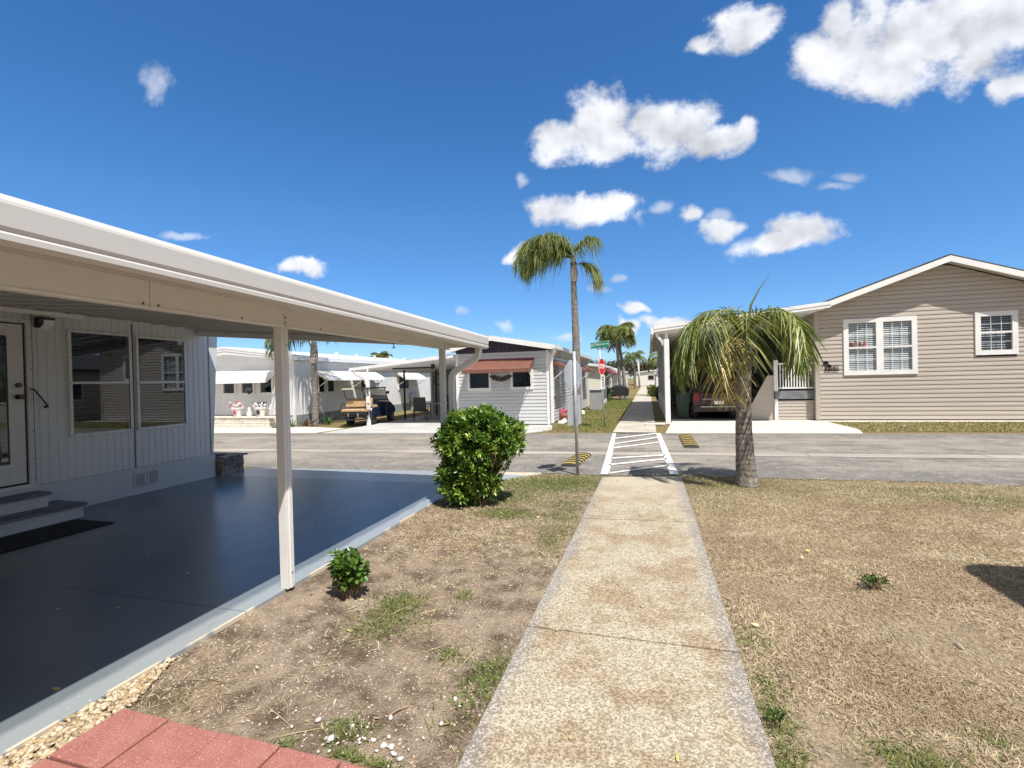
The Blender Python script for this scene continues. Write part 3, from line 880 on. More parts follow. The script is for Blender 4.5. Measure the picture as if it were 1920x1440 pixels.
tr = MB(); pbox(tr, PH, 4.172, 4.225, .40, 2.52, .0, .018); pbox(tr, PH, 3.1, 4.172, 2.475, 2.52, .0, .018); pbox(tr, PH, 3.1, 4.23, .40, .44, 0, .02)
tr.k = 1; s = tr
for z in (.5, .75, 1.1, 1.5, 1.9, 2.3): pbox(s, PH, 4.205, 4.217, z-.006, z+.006, .018, .022)
for u in (3.5, 3.8, 4.1): pbox(s, PH, u-.006, u+.006, 2.49, 2.502, .018, .022)
tr.build('door_trim', ('wall_blue', 'screw'), home)
hb = MB(); hb.tube([PH(4.20, 1.64, 0), PH(4.20, 1.64, .05), PH(4.22, 1.625, .062), PH(4.345, 1.43, .062), PH(4.362, 1.405, .05), PH(4.362, 1.405, 0)], .009, 8)
hb.tube([PH(4.2, 1.64, .0), PH(4.2, 1.64, .006)], .02, 8); hb.tube([PH(4.362, 1.405, 0), PH(4.362, 1.405, .006)], .02, 8)
hb.build('grab_handle', 'black_metal', home)
pl = MB(); pl.box(HX, HX+.10, 4.27, 4.44, 2.535, 2.56); pl.prism([(HX, 4.27, 2.535), (HX+.095, 4.27, 2.535), (HX+.08, 4.27, 2.48), (HX, 4.27, 2.43)], (0, .05, 0))
po = pl.build('porch_light', 'black_metal', home)
pl = MB(); pl.prism([(HX, 4.325, 2.532), (HX+.09, 4.325, 2.532), (HX+.075, 4.325, 2.47), (HX, 4.325, 2.41)], (0, .115, 0)); pl.build('lamp_lens', 'blind_w', po)

# steps and mat
st = thing('porch_steps', (-7.2, 3.5, 0), 'two grey treaded wooden steps below the glazed door of the near home', 'steps')
mb = MB(); mb.box(HX+.035, -6.945, 2.5, 4.37, 0, .145); mb.box(HX+.035, -7.24, 2.5, 4.17, .17, .315); mb.build('riser', 'riser', st, bev=.004)
for (x1, y1, z) in ((-6.90, 4.43, .145), (-7.20, 4.23, .315)):
    t_ = MB(); t_.prism([(HX+.032, 2.44, z), (x1-.03, 2.44, z), (x1, 2.5, z), (x1, y1-.07, z), (x1-.03, y1-.02, z), (x1-.12, y1, z), (HX+.032, y1, z)], (0, 0, .027))
    for q in range(6): t_.box(x1-.05-q*.034, x1-.037-q*.034, 2.46, y1-.06, z+.027, z+.031)
    t_.build('tread', 'tread', st, bev=.004)
mb = MB(); mb.box(-6.86, -6.215, 3.15, 4.24, .001, .012)
tag(mb.build('door_mat', 'mat', bev=.004), 'flat black door mat on the dark blue floor below the porch steps', 'door mat')

# stone planter at the corner of the home
pt = thing('stone_planter', (-7.6, 7.2, 0), 'low stacked grey stone planter at the road corner of the near home', 'planter')
mb = MB(); zz = 0
for r in range(5):
    h = .062; y = 6.88+(.06 if r % 2 else 0)
    while y < 7.36:
        L_ = random.uniform(.12, .26); y2 = min(y+L_, 7.38)
        mb.box(-7.55, -7.43+random.uniform(-.012, .012), y, y2-.008, zz, zz+h-.006); y = y2
    x = -7.43
    while x > -8.6:
        L_ = random.uniform(.14, .3); mb.box(x-L_+.008, x, 7.26, 7.38+random.uniform(-.012, .012), zz, zz+h-.006); x -= L_
    zz += h
mb.build('stone_course', 'stone_grey', pt, bev=.006)
mb = MB(); mb.box(-8.6, -7.45, 6.9, 7.36, 0, .27); mb.build('planter_fill', 'soil', pt)
mb = MB()
for i in range(5): mb.box(-7.58-.24*i, -7.37-.24*i, 7.22, 7.42, .311, .345)
for i in range(2): mb.box(-7.58, -7.40, 6.89+i*.19, 7.07+i*.19, .311, .345)
mb.build('coping', 'stone_grey', pt, bev=.008)

# ------------------------------------------------------------------ near carport
cp = thing('near_carport', (-2.8, 3, 0), 'long cream and white metal carport roof on square posts over the blue floor', 'carport')
BX = -2.785
YE = 6.62
def zr(x): return 2.285+(-2.3-x)*.0815         # underside of the roof pans
mb = MB()
pts = []
x = -2.33
prof = []
while x > HX-.05:                                 # ribbed pans run from the home to the gutter
    prof.append(x); x -= .30
for (ya, yb) in ((-5.0, YE),):
    yk = ya
    while yk < yb-.01:
        y2 = min(yk+.30, yb)
        a = [(-2.33, yk, zr(-2.33)), (-2.33, y2-.02, zr(-2.33)), (HX-.1, y2-.02, zr(HX-.1)), (HX-.1, yk, zr(HX-.1))]
        mb.poly(a)
        b = [(p[0], q, p[2]-.028) for p, q in ((a[0], y2-.02), (a[0], y2), (a[2], y2), (a[2], y2-.02))]
        mb.poly(b)
        mb.poly([(b[0][0], y2-.02, zr(-2.33)), b[0], b[3], (b[3][0], y2-.02, zr(HX-.1))])
        mb.poly([(b[1][0], y2, zr(-2.33)), b[1], b[2], (b[2][0], y2, zr(HX-.1))])
        yk = y2
mb.poly([(-2.30, -5, zr(-2.3)+.02), (-2.30, YE, zr(-2.3)+.02), (HX-.1, YE, zr(HX-.1)+.02), (HX-.1, -5, zr(HX-.1)+.02)])
rp_ = mb.build('roof_panel', 'ceiling', cp)
mb = MB()                                         # front fascia of the roof, facing the road
mb.prism([(-2.34, YE, zr(-2.34)-.05), (HX-.1, YE, zr(HX-.1)-.05), (HX-.1, YE, zr(HX-.1)+.02), (-2.38, YE, zr(-2.38)+.0)], (0, .035, 0))
mb.prism([(-2.9, YE-.03, zr(-2.9)-.135), (HX-.1, YE-.03, zr(HX-.1)-.135), (HX-.1, YE-.03, zr(HX-.1)-.05), (-2.9, YE-.03, zr(-2.9)-.05)], (0, .07, 0))
ff_ = mb.build('front_fascia', 'white_alu', cp)
for ob in (rp_, ff_):                             # the whole roof falls gently towards the road
    for v in ob.data.vertices: v.co.z -= .0128*(v.co.y+cp.location.y-1.2)
# gutter: falls gently towards the road
def gut(y): return -.0128*(y-1.2)
mb = MB()
GX = -2.24
sec = [(0, .0), (.0, -.085), (-.01, -.10), (0, -.112), (0, -.135), (-.03, -.15), (-.075, -.152), (-.08, -.146), (-.085, -.152), (-.125, -.150), (-.125, .03), (-.06, .045), (-.03, .040), (-.004, .014)]
ys = [-5.0, 1.0, 3.4, 5.2, YE+.07]
Z0 = 2.292
for i in range(len(ys)-1):
    for k in range(len(sec)):
        a, b = sec[k], sec[(k+1) % len(sec)]
        mb.poly([(GX+a[0], ys[i], Z0+a[1]+gut(ys[i])), (GX+b[0], ys[i], Z0+b[1]+gut(ys[i])), (GX+b[0], ys[i+1], Z0+b[1]+gut(ys[i+1])), (GX+a[0], ys[i+1], Z0+a[1]+gut(ys[i+1]))])
for yv in (ys[0], ys[-1]):
    mb.poly([(GX+a[0], yv, Z0+a[1]+gut(yv)) for a in sec])
mb.build('gutter', 'gutter', cp)
mb = MB()
zb0, zb1 = 2.066, 2.275
for (a, b) in ((-5.0, 2.10), (2.104, 6.46)):
    mb.prism([(BX+.03, a, zb0), (BX+.03, b, zb0), (BX+.03, b, zb1-.002*b), (BX+.03, a, zb1-.002*a)], (-.07, 0, 0))
    mb.box(BX+.03, BX+.036, a, b, zb0, zb0+.012)
mb.k = 1
for yv in (.9, 2.06, 2.15, 2.75, 3.6, 5.0): mb.box(BX+.031, BX+.036, yv-.006, yv+.006, zb0+.018, zb0+.030)
mb.build('beam', ('beam', 'screw'), cp, bev=.003)
mb = MB(); mb.box(HX+.03, HX+.07, 1.0, 4.79, 2.588, 2.70)
mb.build('header_board', 'beam', cp)
for yv in (3.17, 6.27):
    p = MB(); p.box(BX-.045, BX+.028, yv-.04, yv+.035, 0, zb0+.02)
    p.box(BX-.055, BX+.036, yv-.012, yv+.012, 0, zb0+.10)
    p.k = 1; s = p
    for z in (2.10, 2.14, 1.92, .12): s.box(BX+.036, BX+.040, yv-.006, yv+.006, z-.006, z+.006)
    p.build('post', ('white_alu', 'screw'), cp, bev=.004)
d = MB(); d.rtube([(-2.33, 6.50, 2.12), (-2.33, 6.50, 2.02), (-2.35, 6.50, 1.96), (-2.39, 6.49, 1.91), (-2.57, 6.42, 1.80), (-2.66, 6.38, 1.74), (-2.69, 6.37, 1.69), (-2.70, 6.37, 1.60), (-2.70, 6.37, .10), (-2.66, 6.40, .05), (-2.58, 6.43, .04)], .085, .065, (.3, 1, 0))
d.build('downspout', 'white_alu', cp, bev=.008)
d = MB(); d.box(BX+.03, BX+.34, 6.42, 6.46, 2.09, 2.16); d.build('gutter_bracket', 'white_alu', cp)
hk = MB(); hk.tube([(BX-.05, 5.0, 2.07), (BX-.05, 5.0, 2.03), (BX-.03, 5.0, 2.012), (BX-.07, 5.0, 2.012), (BX-.05, 5.0, 2.03)], .006, 6); hk.build('hook', 'screw', cp)

# ------------------------------------------------------------------ tan house with gable (right)
TY, TX0, TX1 = 18.41, 5.47, 12.57
th = thing('tan_house', ((TX0+TX1)/2, TY+6, 0), 'tan vinyl-sided gabled house with white-framed twin window facing the road', 'house')
EZ, AZ, AXX = 3.70, 4.98, 9.02
sl_ = (AZ-EZ)/(AXX-TX0)
PF = lambda u, z, o: (u, TY-o, z)
lf = lambda z: TX0 if z <= EZ else TX0+(z-EZ)/sl_
rf = lambda z: TX1 if z <= EZ else TX1-(z-EZ)/sl_
WA = (AY(1580, 600, TY).x, AY(1718, 600, TY).x, AY(1586, 704, TY).z, AY(1640, 596, TY).z)
WB = (AY(1826.5, 600, TY).x, AY(1907, 600, TY).x, AY(1870, 665, TY).z, AY(1860, 584, TY).z)
mb = MB(); lap_wall(mb, PF, .03, AZ-.05, lf, rf, [sh(WA, .03), sh(WB, .03)], lap=.1395)
mb.build('front_siding', 'vinyl_tan', th)
mb = MB()
PL = lambda u, z, o: (TX0-o, u, z)
lap_wall(mb, PL, .03, EZ+.02, lambda z: TY, lambda z: TY+13, [], lap=.1395)
mb.poly([(TX1, TY, 0), (TX1, TY+13, 0), (TX1, TY+13, EZ), (TX1, TY, EZ)]); mb.poly([(TX0, TY+13, 0), (TX1, TY+13, 0), (TX1, TY+13, EZ), (AXX, TY+13, AZ), (TX0, TY+13, EZ)])
mb.build('side_siding', 'vinyl_tan', th)
mb = MB(); mb.box(TX0-.03, TX0+.10, TY-.03, TY+.1, .02, EZ); mb.build('corner_trim', 'tan_trim', th)
mb = MB(); mb.box(TX1-.1, TX1+.03, TY-.03, TY+.1, .02, EZ); mb.build('corner_trim', 'tan_trim', th)
OH = .47                                             # roof with overhang
mb = MB()
for (xa, za, xb, zb) in ((TX0-.32, EZ-.32*sl_, AXX, AZ), (AXX, AZ, TX1+.32, EZ-.32*sl_)):
    mb.prism([(xa, TY-OH, za+.12), (xb, TY-OH, zb+.12), (xb, TY-OH, zb+.19), (xa, TY-OH, za+.19)], (0, 14, 0))
rf_o = mb.build('roof', 'shingle', th)
mb = MB()
for (xa, za, xb, zb) in ((TX0-.32, EZ-.32*sl_, AXX-.001, AZ), (AXX+.001, AZ, TX1+.32, EZ-.32*sl_)):
    mb.prism([(xa, TY-OH-.03, za-.045), (xb, TY-OH-.03, zb-.045), (xb, TY-OH-.03, zb+.135), (xa, TY-OH-.03, za+.135)], (0, .03, 0))
mb.build('rake_fascia', 'white', rf_o)
mb = MB()
for (xa, za, xb, zb) in ((TX0-.32, EZ-.32*sl_, AXX, AZ), (AXX, AZ, TX1+.32, EZ-.32*sl_)):
    for k in range(1): mb.prism([(xa, TY-OH, za+.05), (xb, TY-OH, zb+.05), (xb, TY-OH, zb+.115), (xa, TY-OH, za+.115)], (0, OH+.05, 0))
mb.build('eave_soffit', 'soffit', rf_o)
mb = MB()
mb.box(TX0-.40, TX0-.31, TY-OH, TY+13, EZ-.13, EZ+.03); mb.build('roof_gutter', 'white', rf_o)
mb = MB(); mb.box(TX1+.31, TX1+.40, TY-OH, TY+13, EZ-.13, EZ+.03)
mb.build('roof_gutter', 'white', rf_o)
um = (WA[0]+WA[1])/2
zm = AY(1640, 651, TY).z
fw = .145
gA = []
for (a, b) in ((WA[0]+fw, um-.09), (um+.09, WA[1]-fw)):
    gA += [(a, b, zm+.02, WA[3]-fw, 3, 2), (a, b, WA[2]+fw, zm-.02, 3, 2)]
window(th, PF, *WA, fw=fw, proud=.05, rails=(zm,), mulls=((um, .20),), grid=gA, blind='blind_w', fm='white', gm='glass_far', gap=.062, bo=-.03, sh_=.042)
zm2 = AY(1865, 623, TY).z
window(th, PF, *WB, fw=.145, proud=.05, rails=(zm2,), grid=[(WB[0]+.145, WB[1]-.145, zm2+.02, WB[3]-.145, 3, 2), (WB[0]+.145, WB[1]-.145, WB[2]+.145, zm2-.02, 3, 2)], blind='blind', fm='white', gm='glass_far', gap=.07, sh_=.03)
# little bright ornaments on the inner sill of the twin window
tagx = thing('sill_ornaments', (WA[0]+.3, TY+.02, zm), 'small red and orange ornaments standing inside the left sash of the twin window', 'ornament')
for i, (m_, w) in enumerate((('tail_red', .09), ('terra', .10), ('awning_red', .07), ('pink', .09))):
    o = MB(); cx = WA[0]+.22+i*.13; o.blob((cx, TY-.007, zm+.02+.09), (w*.55, .006, .085+.02*(i % 2)), 8, 5, .15); o.build('ornament', m_, tagx)

# house number plaque: palms and 1416
q0 = AY(1546, 695, TY); q1 = AY(1573, 695, TY)
np_ = thing('house_number_plaque', (q0.x, TY-.03, q0.z), 'black metal palm silhouette with number 1416 on the tan siding', 'house number')
pa = MB(); yv = TY-.035
pa.box(q0.x, q1.x, yv-.006, yv, q0.z-.02, q0.z+.012)
def flat_palm(mb, x, z0, h, r):
    mb.prism([(x-.02, yv, z0), (x+.02, yv, z0), (x+.012, yv, z0+h), (x-.012, yv, z0+h)], (0, -.006, 0))
    for a in (0, 35, 75, 110, 150, 180, 215, -35):
        ca, sa = math.cos(R(a)), math.sin(R(a)); n = (-sa, ca); w = .028
        mb.prism([(x, yv, z0+h), (x+ca*r*.5+n[0]*w, yv, z0+h+sa*r*.5+n[1]*w), (x+ca*r, yv, z0+h+sa*r-.03), (x+ca*r*.5-n[0]*w, yv, z0+h+sa*r*.5-n[1]*w)], (0, -.006, 0))
flat_palm(pa, q0.x+.03, q0.z, .26, .10); flat_palm(pa, q0.x+.13, q0.z, .16, .07)
pa.build('palm_silhouette', 'black_metal', np_)
put_text('number_digits', '1416', .21, 'black_metal', np_, (AY(1564.5, 692, TY).x, yv-.003, q0.z+.085), (1, 0, 0), (0, 0, 1), .62, .006, .003)

# carport of the tan house
tc_ = thing('tan_house_carport', (3, 24, 0), 'white-edged carport roof on a white post beside the tan house, open to the road', 'carport')
FY = 16.9
cl, cr = AY(1225.5, 621, FY), AY(1532, 578, FY)
xL, xR = cl.x, TX0-.02
def czz(x): return cl.z+(cr.z-cl.z)*(x-cl.x)/(cr.x-cl.x)
mb = MB(); mb.prism([(xL, FY+.02, czz(xL)+.04), (xR, FY+.02, czz(xR)+.04), (xR, FY+.02, czz(xR)+.12), (xL, FY+.02, czz(xL)+.12)], (0, 14.6, 0))
k = 0.0
while k < 14.5:
    mb.prism([(xL+.1, FY+.1+k, czz(xL+.1)+.005), (xR, FY+.1+k, czz(xR)+.005), (xR, FY+.1+k, czz(xR)+.04), (xL+.1, FY+.1+k, czz(xL+.1)+.04)], (0, .03, 0)); k += .3
mb.build('roof_panel', 'steel_roof', tc_)
mb = MB(); mb.prism([(xL, FY-.02, czz(xL)-.03), (xR-.001, FY-.02, czz(xR)-.03), (xR-.001, FY-.02, czz(xR)+.16), (xL, FY-.02, czz(xL)+.16)], (0, .035, 0))
mb.prism([(xL, FY-.035, czz(xL)+.06), (xR-.001, FY-.035, czz(xR)+.06), (xR-.001, FY-.035, czz(xR)+.16), (xL, FY-.035, czz(xL)+.16)], (0, .012, 0))
mb.build('front_fascia', 'white', tc_)
mb = MB(); mb.box(xL-.09, xL, FY-.02, FY+14.6, czz(xL)-.10, czz(xL)+.13); mb.build('side_gutter', 'white', tc_)
px = AY(1251, 700, 17.0).x
mb = MB(); mb.box(px-.08, px+.08, 16.98, 17.14, -.01, czz(px)-.32); mb.box(px-.03, px+.05, 17.02, 17.08, czz(px)-.33, czz(px)+.02); mb.build('post', 'white', tc_, bev=.006)
mb = MB(); mb.rtube([(xL+.1, 17.0, czz(xL)-.02), (xL+.11, 17.0, czz(xL)-.16), (xL+.2, 17.0, czz(xL)-.26), (px-.14, 17.03, czz(px)-.40), (px-.10, 17.06, czz(px)-.52)], .09, .07); mb.build('downspout', 'white_alu', tc_, bev=.006)
mb = MB(); mb.box(xL-.35, px-.1, 16.6, 16.95, -.01, .05); mb.build('splash_block', 'concrete', tc_, bev=.01)
mb = MB()                                             # screened side wall
for i in range(8):
    y0_ = 18.6+i*1.55
    mb.box(px-.05, px+.05, y0_, y0_+.10, 0, czz(px)+.03)
    mb.box(px-.03, px+.03, y0_+.10, y0_+1.55, 0, .75)
    mb.box(px-.03, px+.03, y0_+.10, y0_+1.55, czz(px)-.22, czz(px)+.03)
mb.build('screen_frame', 'soffit', tc_)
mb = MB()
for i in range(8):
    y0_ = 18.7+i*1.55; mb.box(px-.008, px+.008, y0_, y0_+1.45, .75, czz(px)-.22)
mb.build('dark_screen', 'black', tc_)
mb = MB(); mb.prism([(px, 31.2, 0), (xR, 31.2, 0), (xR, 31.2, czz(xR)), (px, 31.2, czz(px))], (0, .1, 0)); mb.build('back_wall', 'tan_trim', tc_)

# raised porch inside the carport
pr_ = thing('raised_porch', (4.9, 20, 0), 'raised entry porch with tan siding base and white balusters beside the tan house', 'porch')
pX0, pX1 = G(1456, 787).x, TX0-.03
PY_ = 18.64
ztop = AY(1480, 748, PY_).z
mb = MB(); PP = lambda u, z, o: (u, PY_-o, z)
lap_wall(mb, PP, 0, ztop-.05, lambda z: pX0, lambda z: pX1, [], lap=.115)
mb.poly([(pX0, PY_, 0), (pX0, PY_+4, 0), (pX0, PY_+4, ztop), (pX0, PY_, ztop)])
mb.build('base_siding', 'vinyl_tan', pr_)
mb = MB(); mb.box(pX0-.05, pX0+.05, PY_-.03, PY_+.07, 0, ztop); mb.build('base_trim', 'white', pr_)
mb = MB(); mb.box(pX0-.03, pX1, PY_-.05, PY_+4, ztop, ztop+.28); mb.build('deck_edge', 'tread', pr_)
zt0 = ztop+.28
mb = MB(); ha = .95
mb.bar((pX0, PY_, zt0+ha), (pX1, PY_, zt0+ha), .07, .05); mb.build('handrail', 'white', pr_)
mb = MB(); mb.bar((pX0, PY_, zt0+.10), (pX1, PY_, zt0+.10), .05, .05)
mb.build('bottom_rail', 'white', pr_)
n_ = 11
for i in range(n_):
    x = pX0+.14+i*(pX1-pX0-.2)/n_
    mb = MB(); mb.bar((x, PY_, zt0+.12), (x, PY_, zt0+ha-.02), .035, .035); mb.build('baluster', 'white', pr_)
mb = MB(); mb.box(pX0-.06, pX0+.06, PY_-.06, PY_+.06, zt0, zt0+1.08); mb.build('newel_post', 'white', pr_, bev=.006)
mb = MB()
for i in range(4): mb.box(pX0-.28*(4-i), pX0-.28*(3-i), PY_+.1, PY_+1.3, 0, zt0*(i+1)/5)
mb.build('stair', 'tread', pr_)
mb = MB(); mb.prism([(pX0-1.05, PY_+.04, .0), (pX0-.05, PY_+.04, .0), (pX0-.05, PY_+.04, zt0+.55), (pX0-.25, PY_+.04, zt0+.55)], (0, .06, 0)); mb.build('stair_side', 'vinyl_tan', pr_)

# dark car parked in that carport
car = thing('parked_car', (2.42, 20.4, 0), 'dark maroon car parked in the shaded carport beside the tan house, partly behind palm fronds', 'car')
cx0, cx1, cy0 = 1.56, 3.30, 18.55
mb = MB()
side = [(0, .32), (.06, .28), (4.3, .28), (4.42, .4), (4.42, .62), (4.3, .78), (3.3, .9), (2.55, 1.36), (1.2, 1.42), (.62, 1.30), (.14, 1.0), (.02, .9)]
secs = [(0.0, .10), (.06, .0), (.94, .0), (1.0, .10)]
for i in range(len(secs)-1):
    pass
rows = []
for (t0_, ins) in ((0, .06), (.05, .0), (.95, .0), (1, .06)):
    rows.append([(cx0+(cx1-cx0)*t0_ + (.13 if z > .95 else 0)*(1 if t0_ < .5 else -1), cy0+y+ins*(1 if y < 2 else -1), z-ins*.3) for y, z in side])
for i in range(3):
    for k in range(len(side)):
        kk = (k+1) % len(side); mb.poly([rows[i][k], rows[i][kk], rows[i+1][kk], rows[i+1][k]])
mb.poly(rows[0]); mb.poly(rows[3])
mb.build('body', 'maroon', car, smooth=False, bev=.03)
mb = MB(); mb.poly([(cx0+.28, cy0+.15, 1.02), (cx1-.28, cy0+.15, 1.02), (cx1-.36, cy0+.58, 1.30), (cx0+.36, cy0+.58, 1.30)]); mb.prism([(cx0+.28, cy0+.12, 1.01), (cx1-.28, cy0+.12, 1.01), (cx1-.36, cy0+.57, 1.29), (cx0+.36, cy0+.57, 1.29)], (0, -.012, .012)); mb.build('rear_window', 'black', car)
for xa in (cx0+.02, cx1-.20):
    mb = MB(); mb.prism([(xa, cy0-.012, .68), (xa+.18, cy0-.012, .68), (xa+.16, cy0-.012, .98), (xa+.02, cy0-.012, .98)], (0, .05, 0)); mb.build('tail_lamp', 'tail_red', car, bev=.01)
mb = MB(); mb.box(cx0+.02, cx1-.02, cy0-.09, cy0+.05, .36, .52); mb.build('bumper', 'black', car, bev=.03)
mb = MB(); mb.box(cx0+.25, cx1-.25, cy0-.10, cy0-.09, .47, .495); mb.box(cx0+.3, cx1-.3, cy0-.02, cy0-.01, .74, .765); mb.build('chrome_strip', 'chrome', car)
mb = MB(); mb.box(cx0+.70, cx1-.70, cy0-.025, cy0-.012, .56, .69); mb.build('licence_plate', 'plate', car)
for (wx, wy) in ((cx0+.1, cy0+.75), (cx1-.1, cy0+.75), (cx0+.1, cy0+3.4), (cx1-.1, cy0+3.4)):
    w = MB(); w.tube([(wx-.1, wy, .31), (wx+.1, wy, .31)], .31, 20); wo_ = w.build('wheel', 'rubber', car)
    w = MB(); w.tube([(wx-.105, wy, .31), (wx+.105, wy, .31)], .18, 14); w.build('rim', 'chrome', wo_)
bn = thing('wheeled_bin', (1.28, 19.3, 0), 'dark green wheeled bin standing in the carport beside the white post', 'bin')
mb = MB(); mb.prism([(1.04, 19.1, .05), (1.44, 19.1, .05), (1.5, 19.04, .92), (.98, 19.04, .92)], (0, .5, 0)); mb.build('bin_body', 'bin', bn, bev=.02)
mb = MB(); mb.box(.96, 1.52, 19.0, 19.62, .92, .99); mb.build('bin_lid', 'bin', bn, bev=.02)

# ------------------------------------------------------------------ grey house with red awning (centre)
HY, GX0, GX1, GZ = 16.75, -6.90, -3.37, 2.64
gh = thing('grey_house', ((GX0+GX1)/2, HY+5.6, 0), 'pale grey lap-sided home with dark plum gable facing the road behind the leafy bush', 'house')
PG = lambda u, z, o: (u, HY-o, z)
GA = (-6.46, -5.53, 1.255, 2.0)
GB = (-4.80, -3.96, 1.265, 2.0)
mb = MB(); lap_wall(mb, PG, .02, GZ, lambda z: GX0, lambda z: GX1, [sh(GA, .03), sh(GB, .03)], lap=.125)
mb.build('front_siding', 'vinyl_grey', gh)
mb = MB(); PGs = lambda u, z, o: (GX1+o, u, z)
GS = [(17.35, 17.95, 1.0, 2.05), (22.3, 22.9, 1.0, 2.0)]
lap_wall(mb, PGs, .02, GZ, lambda z: HY, lambda z: HY+11.3, [sh(g, .03) for g in GS], lap=.125)
mb.poly([(GX0, HY, 0), (GX0, HY+11.3, 0), (GX0, HY+11.3, GZ), (GX0, HY, GZ)]); mb.poly([(GX0, HY+11.3, 0), (GX1, HY+11.3, 0), (GX1, HY+11.3, GZ), (GX0, HY+11.3, GZ)])
mb.build('side_siding', 'vinyl_grey', gh)
mb = MB(); mb.box(GX1-.10, GX1+.028, HY-.028, HY+.09, .0, GZ); mb.build('corner_trim', 'white', gh)
mb = MB(); mb.box(GX0-.02, GX0+.09, HY-.028, HY+.05, 0, GZ); mb.build('corner_trim', 'white', gh)
ax_, az_ = -5.42, 3.10                                   # plum gable of vertical boards
mb = MB()
n = 22
zt_ = lambda x: GZ+.06+(az_-GZ-.06)*max(0, 1-abs(x-ax_)/((ax_-GX0+.15) if x < ax_ else (GX1-ax_+.30)))
for i in range(n):
    a, b = GX0+(GX1-GX0)*i/n, GX0+(GX1-GX0)*(i+1)/n
    mb.prism([PG(a, GZ-.01, .02), PG(b, GZ-.01, .02), PG(b, zt_(b)+.02, .02), PG(a, zt_(a)+.02, .02)], (0, .03, 0))
    mb.prism([PG(b-.018, GZ-.01, .035), PG(b, GZ-.01, .035), PG(b, zt_(b)+.02, .035), PG(b-.018, zt_(b)+.02, .035)], (0, .02, 0))
mb.build('gable_boards', 'plum', gh)
mb = MB()
GO = .30
rxL, rxR = GX0-.25, GX1+.16
zeL, zeR = zt_(GX0)-.03, 2.70
for (xa, za, xb, zb) in ((rxL, zeL+.0, ax_, az_), (ax_, az_, rxR, zeR)):
    mb.prism([(xa, HY-GO, za), (xb, HY-GO, zb), (xb, HY-GO, zb+.10), (xa, HY-GO, za+.10)], (0, 11.8, 0))
ro = mb.build('roof', 'steel_roof', gh)
mb = MB()
for (xa, za, xb, zb) in ((rxL, zeL, ax_-.001, az_), (ax_+.001, az_, rxR, zeR)):
    mb.prism([(xa, HY-GO-.03, za-.05), (xb, HY-GO-.03, zb-.05), (xb, HY-GO-.03, zb+.13), (xa, HY-GO-.03, za+.13)], (0, .028, 0))
mb.build('rake_fascia', 'white', ro)
mb = MB()
sec2 = [(GX1+.16, 2.66), (GX1+.28, 2.68), (GX1+.28, 2.82), (GX1+.16, 2.80)]
mb.prism([(a, HY-GO-.04, b) for a, b in sec2], (0, 11.9, 0)); mb.build('roof_gutter', 'white_alu', ro)
mb = MB()
for k in range(3):
    mb.prism([(GX1+.02+.05*k, HY-GO+.03, 2.44+.075*k), (GX1+.04+.05*k, HY-GO+.03, 2.44+.075*k), (GX1+.09+.05*k, HY-GO+.03, 2.515+.075*k), (GX1+.07+.05*k, HY-GO+.03, 2.515+.075*k)], (0, 11.7, 0))
mb.build('roofover_side_panel', 'soffit', ro)
mb = MB(); mb.rtube([(GX1+.22, HY-.16, 2.68), (GX1+.21, HY-.12, 2.55), (GX1+.12, HY-.06, 2.40), (GX1+.10, HY-.05, 2.25), (GX1+.10, HY-.05, .05)], .10, .08, (0, 1, 0)); mb.build('downspout', 'white', gh, bev=.006)
for g_, nm in ((GA, 0), (GB, 1)):
    window(gh, PG, *g_, fw=.09, proud=.05, fm='white', gm='glass_far', blind=None, rails=())
for g_ in GS:
    window(gh, PGs, *g_, fw=.06, proud=.04, fm='white', gm='glass_far')
def awning(parent, P, u0, u1, ztop, zbot, proj, mat, ribs=26, scallop=True, name='awning', lip=.09, arms=True):
    m = MB(); m.k = 0
    a_ = [(0.012, ztop), (proj*.55, ztop-(ztop-zbot)*.36), (proj*.86, ztop-(ztop-zbot)*.62), (proj, zbot+lip), (proj+.005, zbot)]
    n = ribs
    for i in range(n):
        ua, ub = u0+(u1-u0)*i/n, u0+(u1-u0)*(i+1)/n; uc = (ua+ub)/2
        for k in range(len(a_)-1):
            (o0, z0_), (o1, z1_) = a_[k], a_[k+1]
            e = .014
            m.poly([P(ua, z0_, o0), P(uc, z0_+e, o0), P(uc, z1_+e*.3, o1+e), P(ua, z1_, o1)])
            m.poly([P(uc, z0_+e, o0), P(ub, z0_, o0), P(ub, z1_, o1), P(uc, z1_+e*.3, o1+e)])
        if scallop: m.poly([P(ua, a_[-1][1], a_[-1][0]), P(ub, a_[-1][1], a_[-1][0]), P(ub-(ub-ua)*.25, a_[-1][1]-.03, a_[-1][0]+.004), P(ua+(ub-ua)*.25, a_[-1][1]-.03, a_[-1][0]+.004)])
    for u in (u0, u1):
        m.poly([P(u, z_, o_) for o_, z_ in a_]+[P(u, zbot+.02, proj*.82), P(u, ztop-.12, .012)])
    ao = m.build(name, mat, parent)
    if arms:
        for u in (u0+.04, u1-.04):
            r = MB(); r.bar(P(u, zbot-.35, .03), P(u, zbot+.05, proj-.03), .022, .022); r.build('awning_arm', 'white_alu', ao)
    return ao
aw = awning(gh, PG, -6.44, -3.93, 2.34, 1.90, .66, 'awning_red', 44, lip=.10)
h_ = MB(); h_.box(-6.46, -3.90, HY-.04, HY-.012, 2.335, 2.40); h_.build('awning_header', 'red_dark', aw)
for (a, b) in ((17.15, 18.5), (22.1, 23.6), (25.2, 26.6)):
    awning(gh, PGs, a, b, 2.30, 1.93, .55, 'awning_red', 14)
s = MB(); s.box(-5.21, -5.10, HY-.04, HY, .52, .70); so = s.build('outlet_cover', 'white', gh); s = MB(); s.box(-5.175, -5.135, HY-.046, HY-.04, .56, .66); s.build('socket', 'black', so)
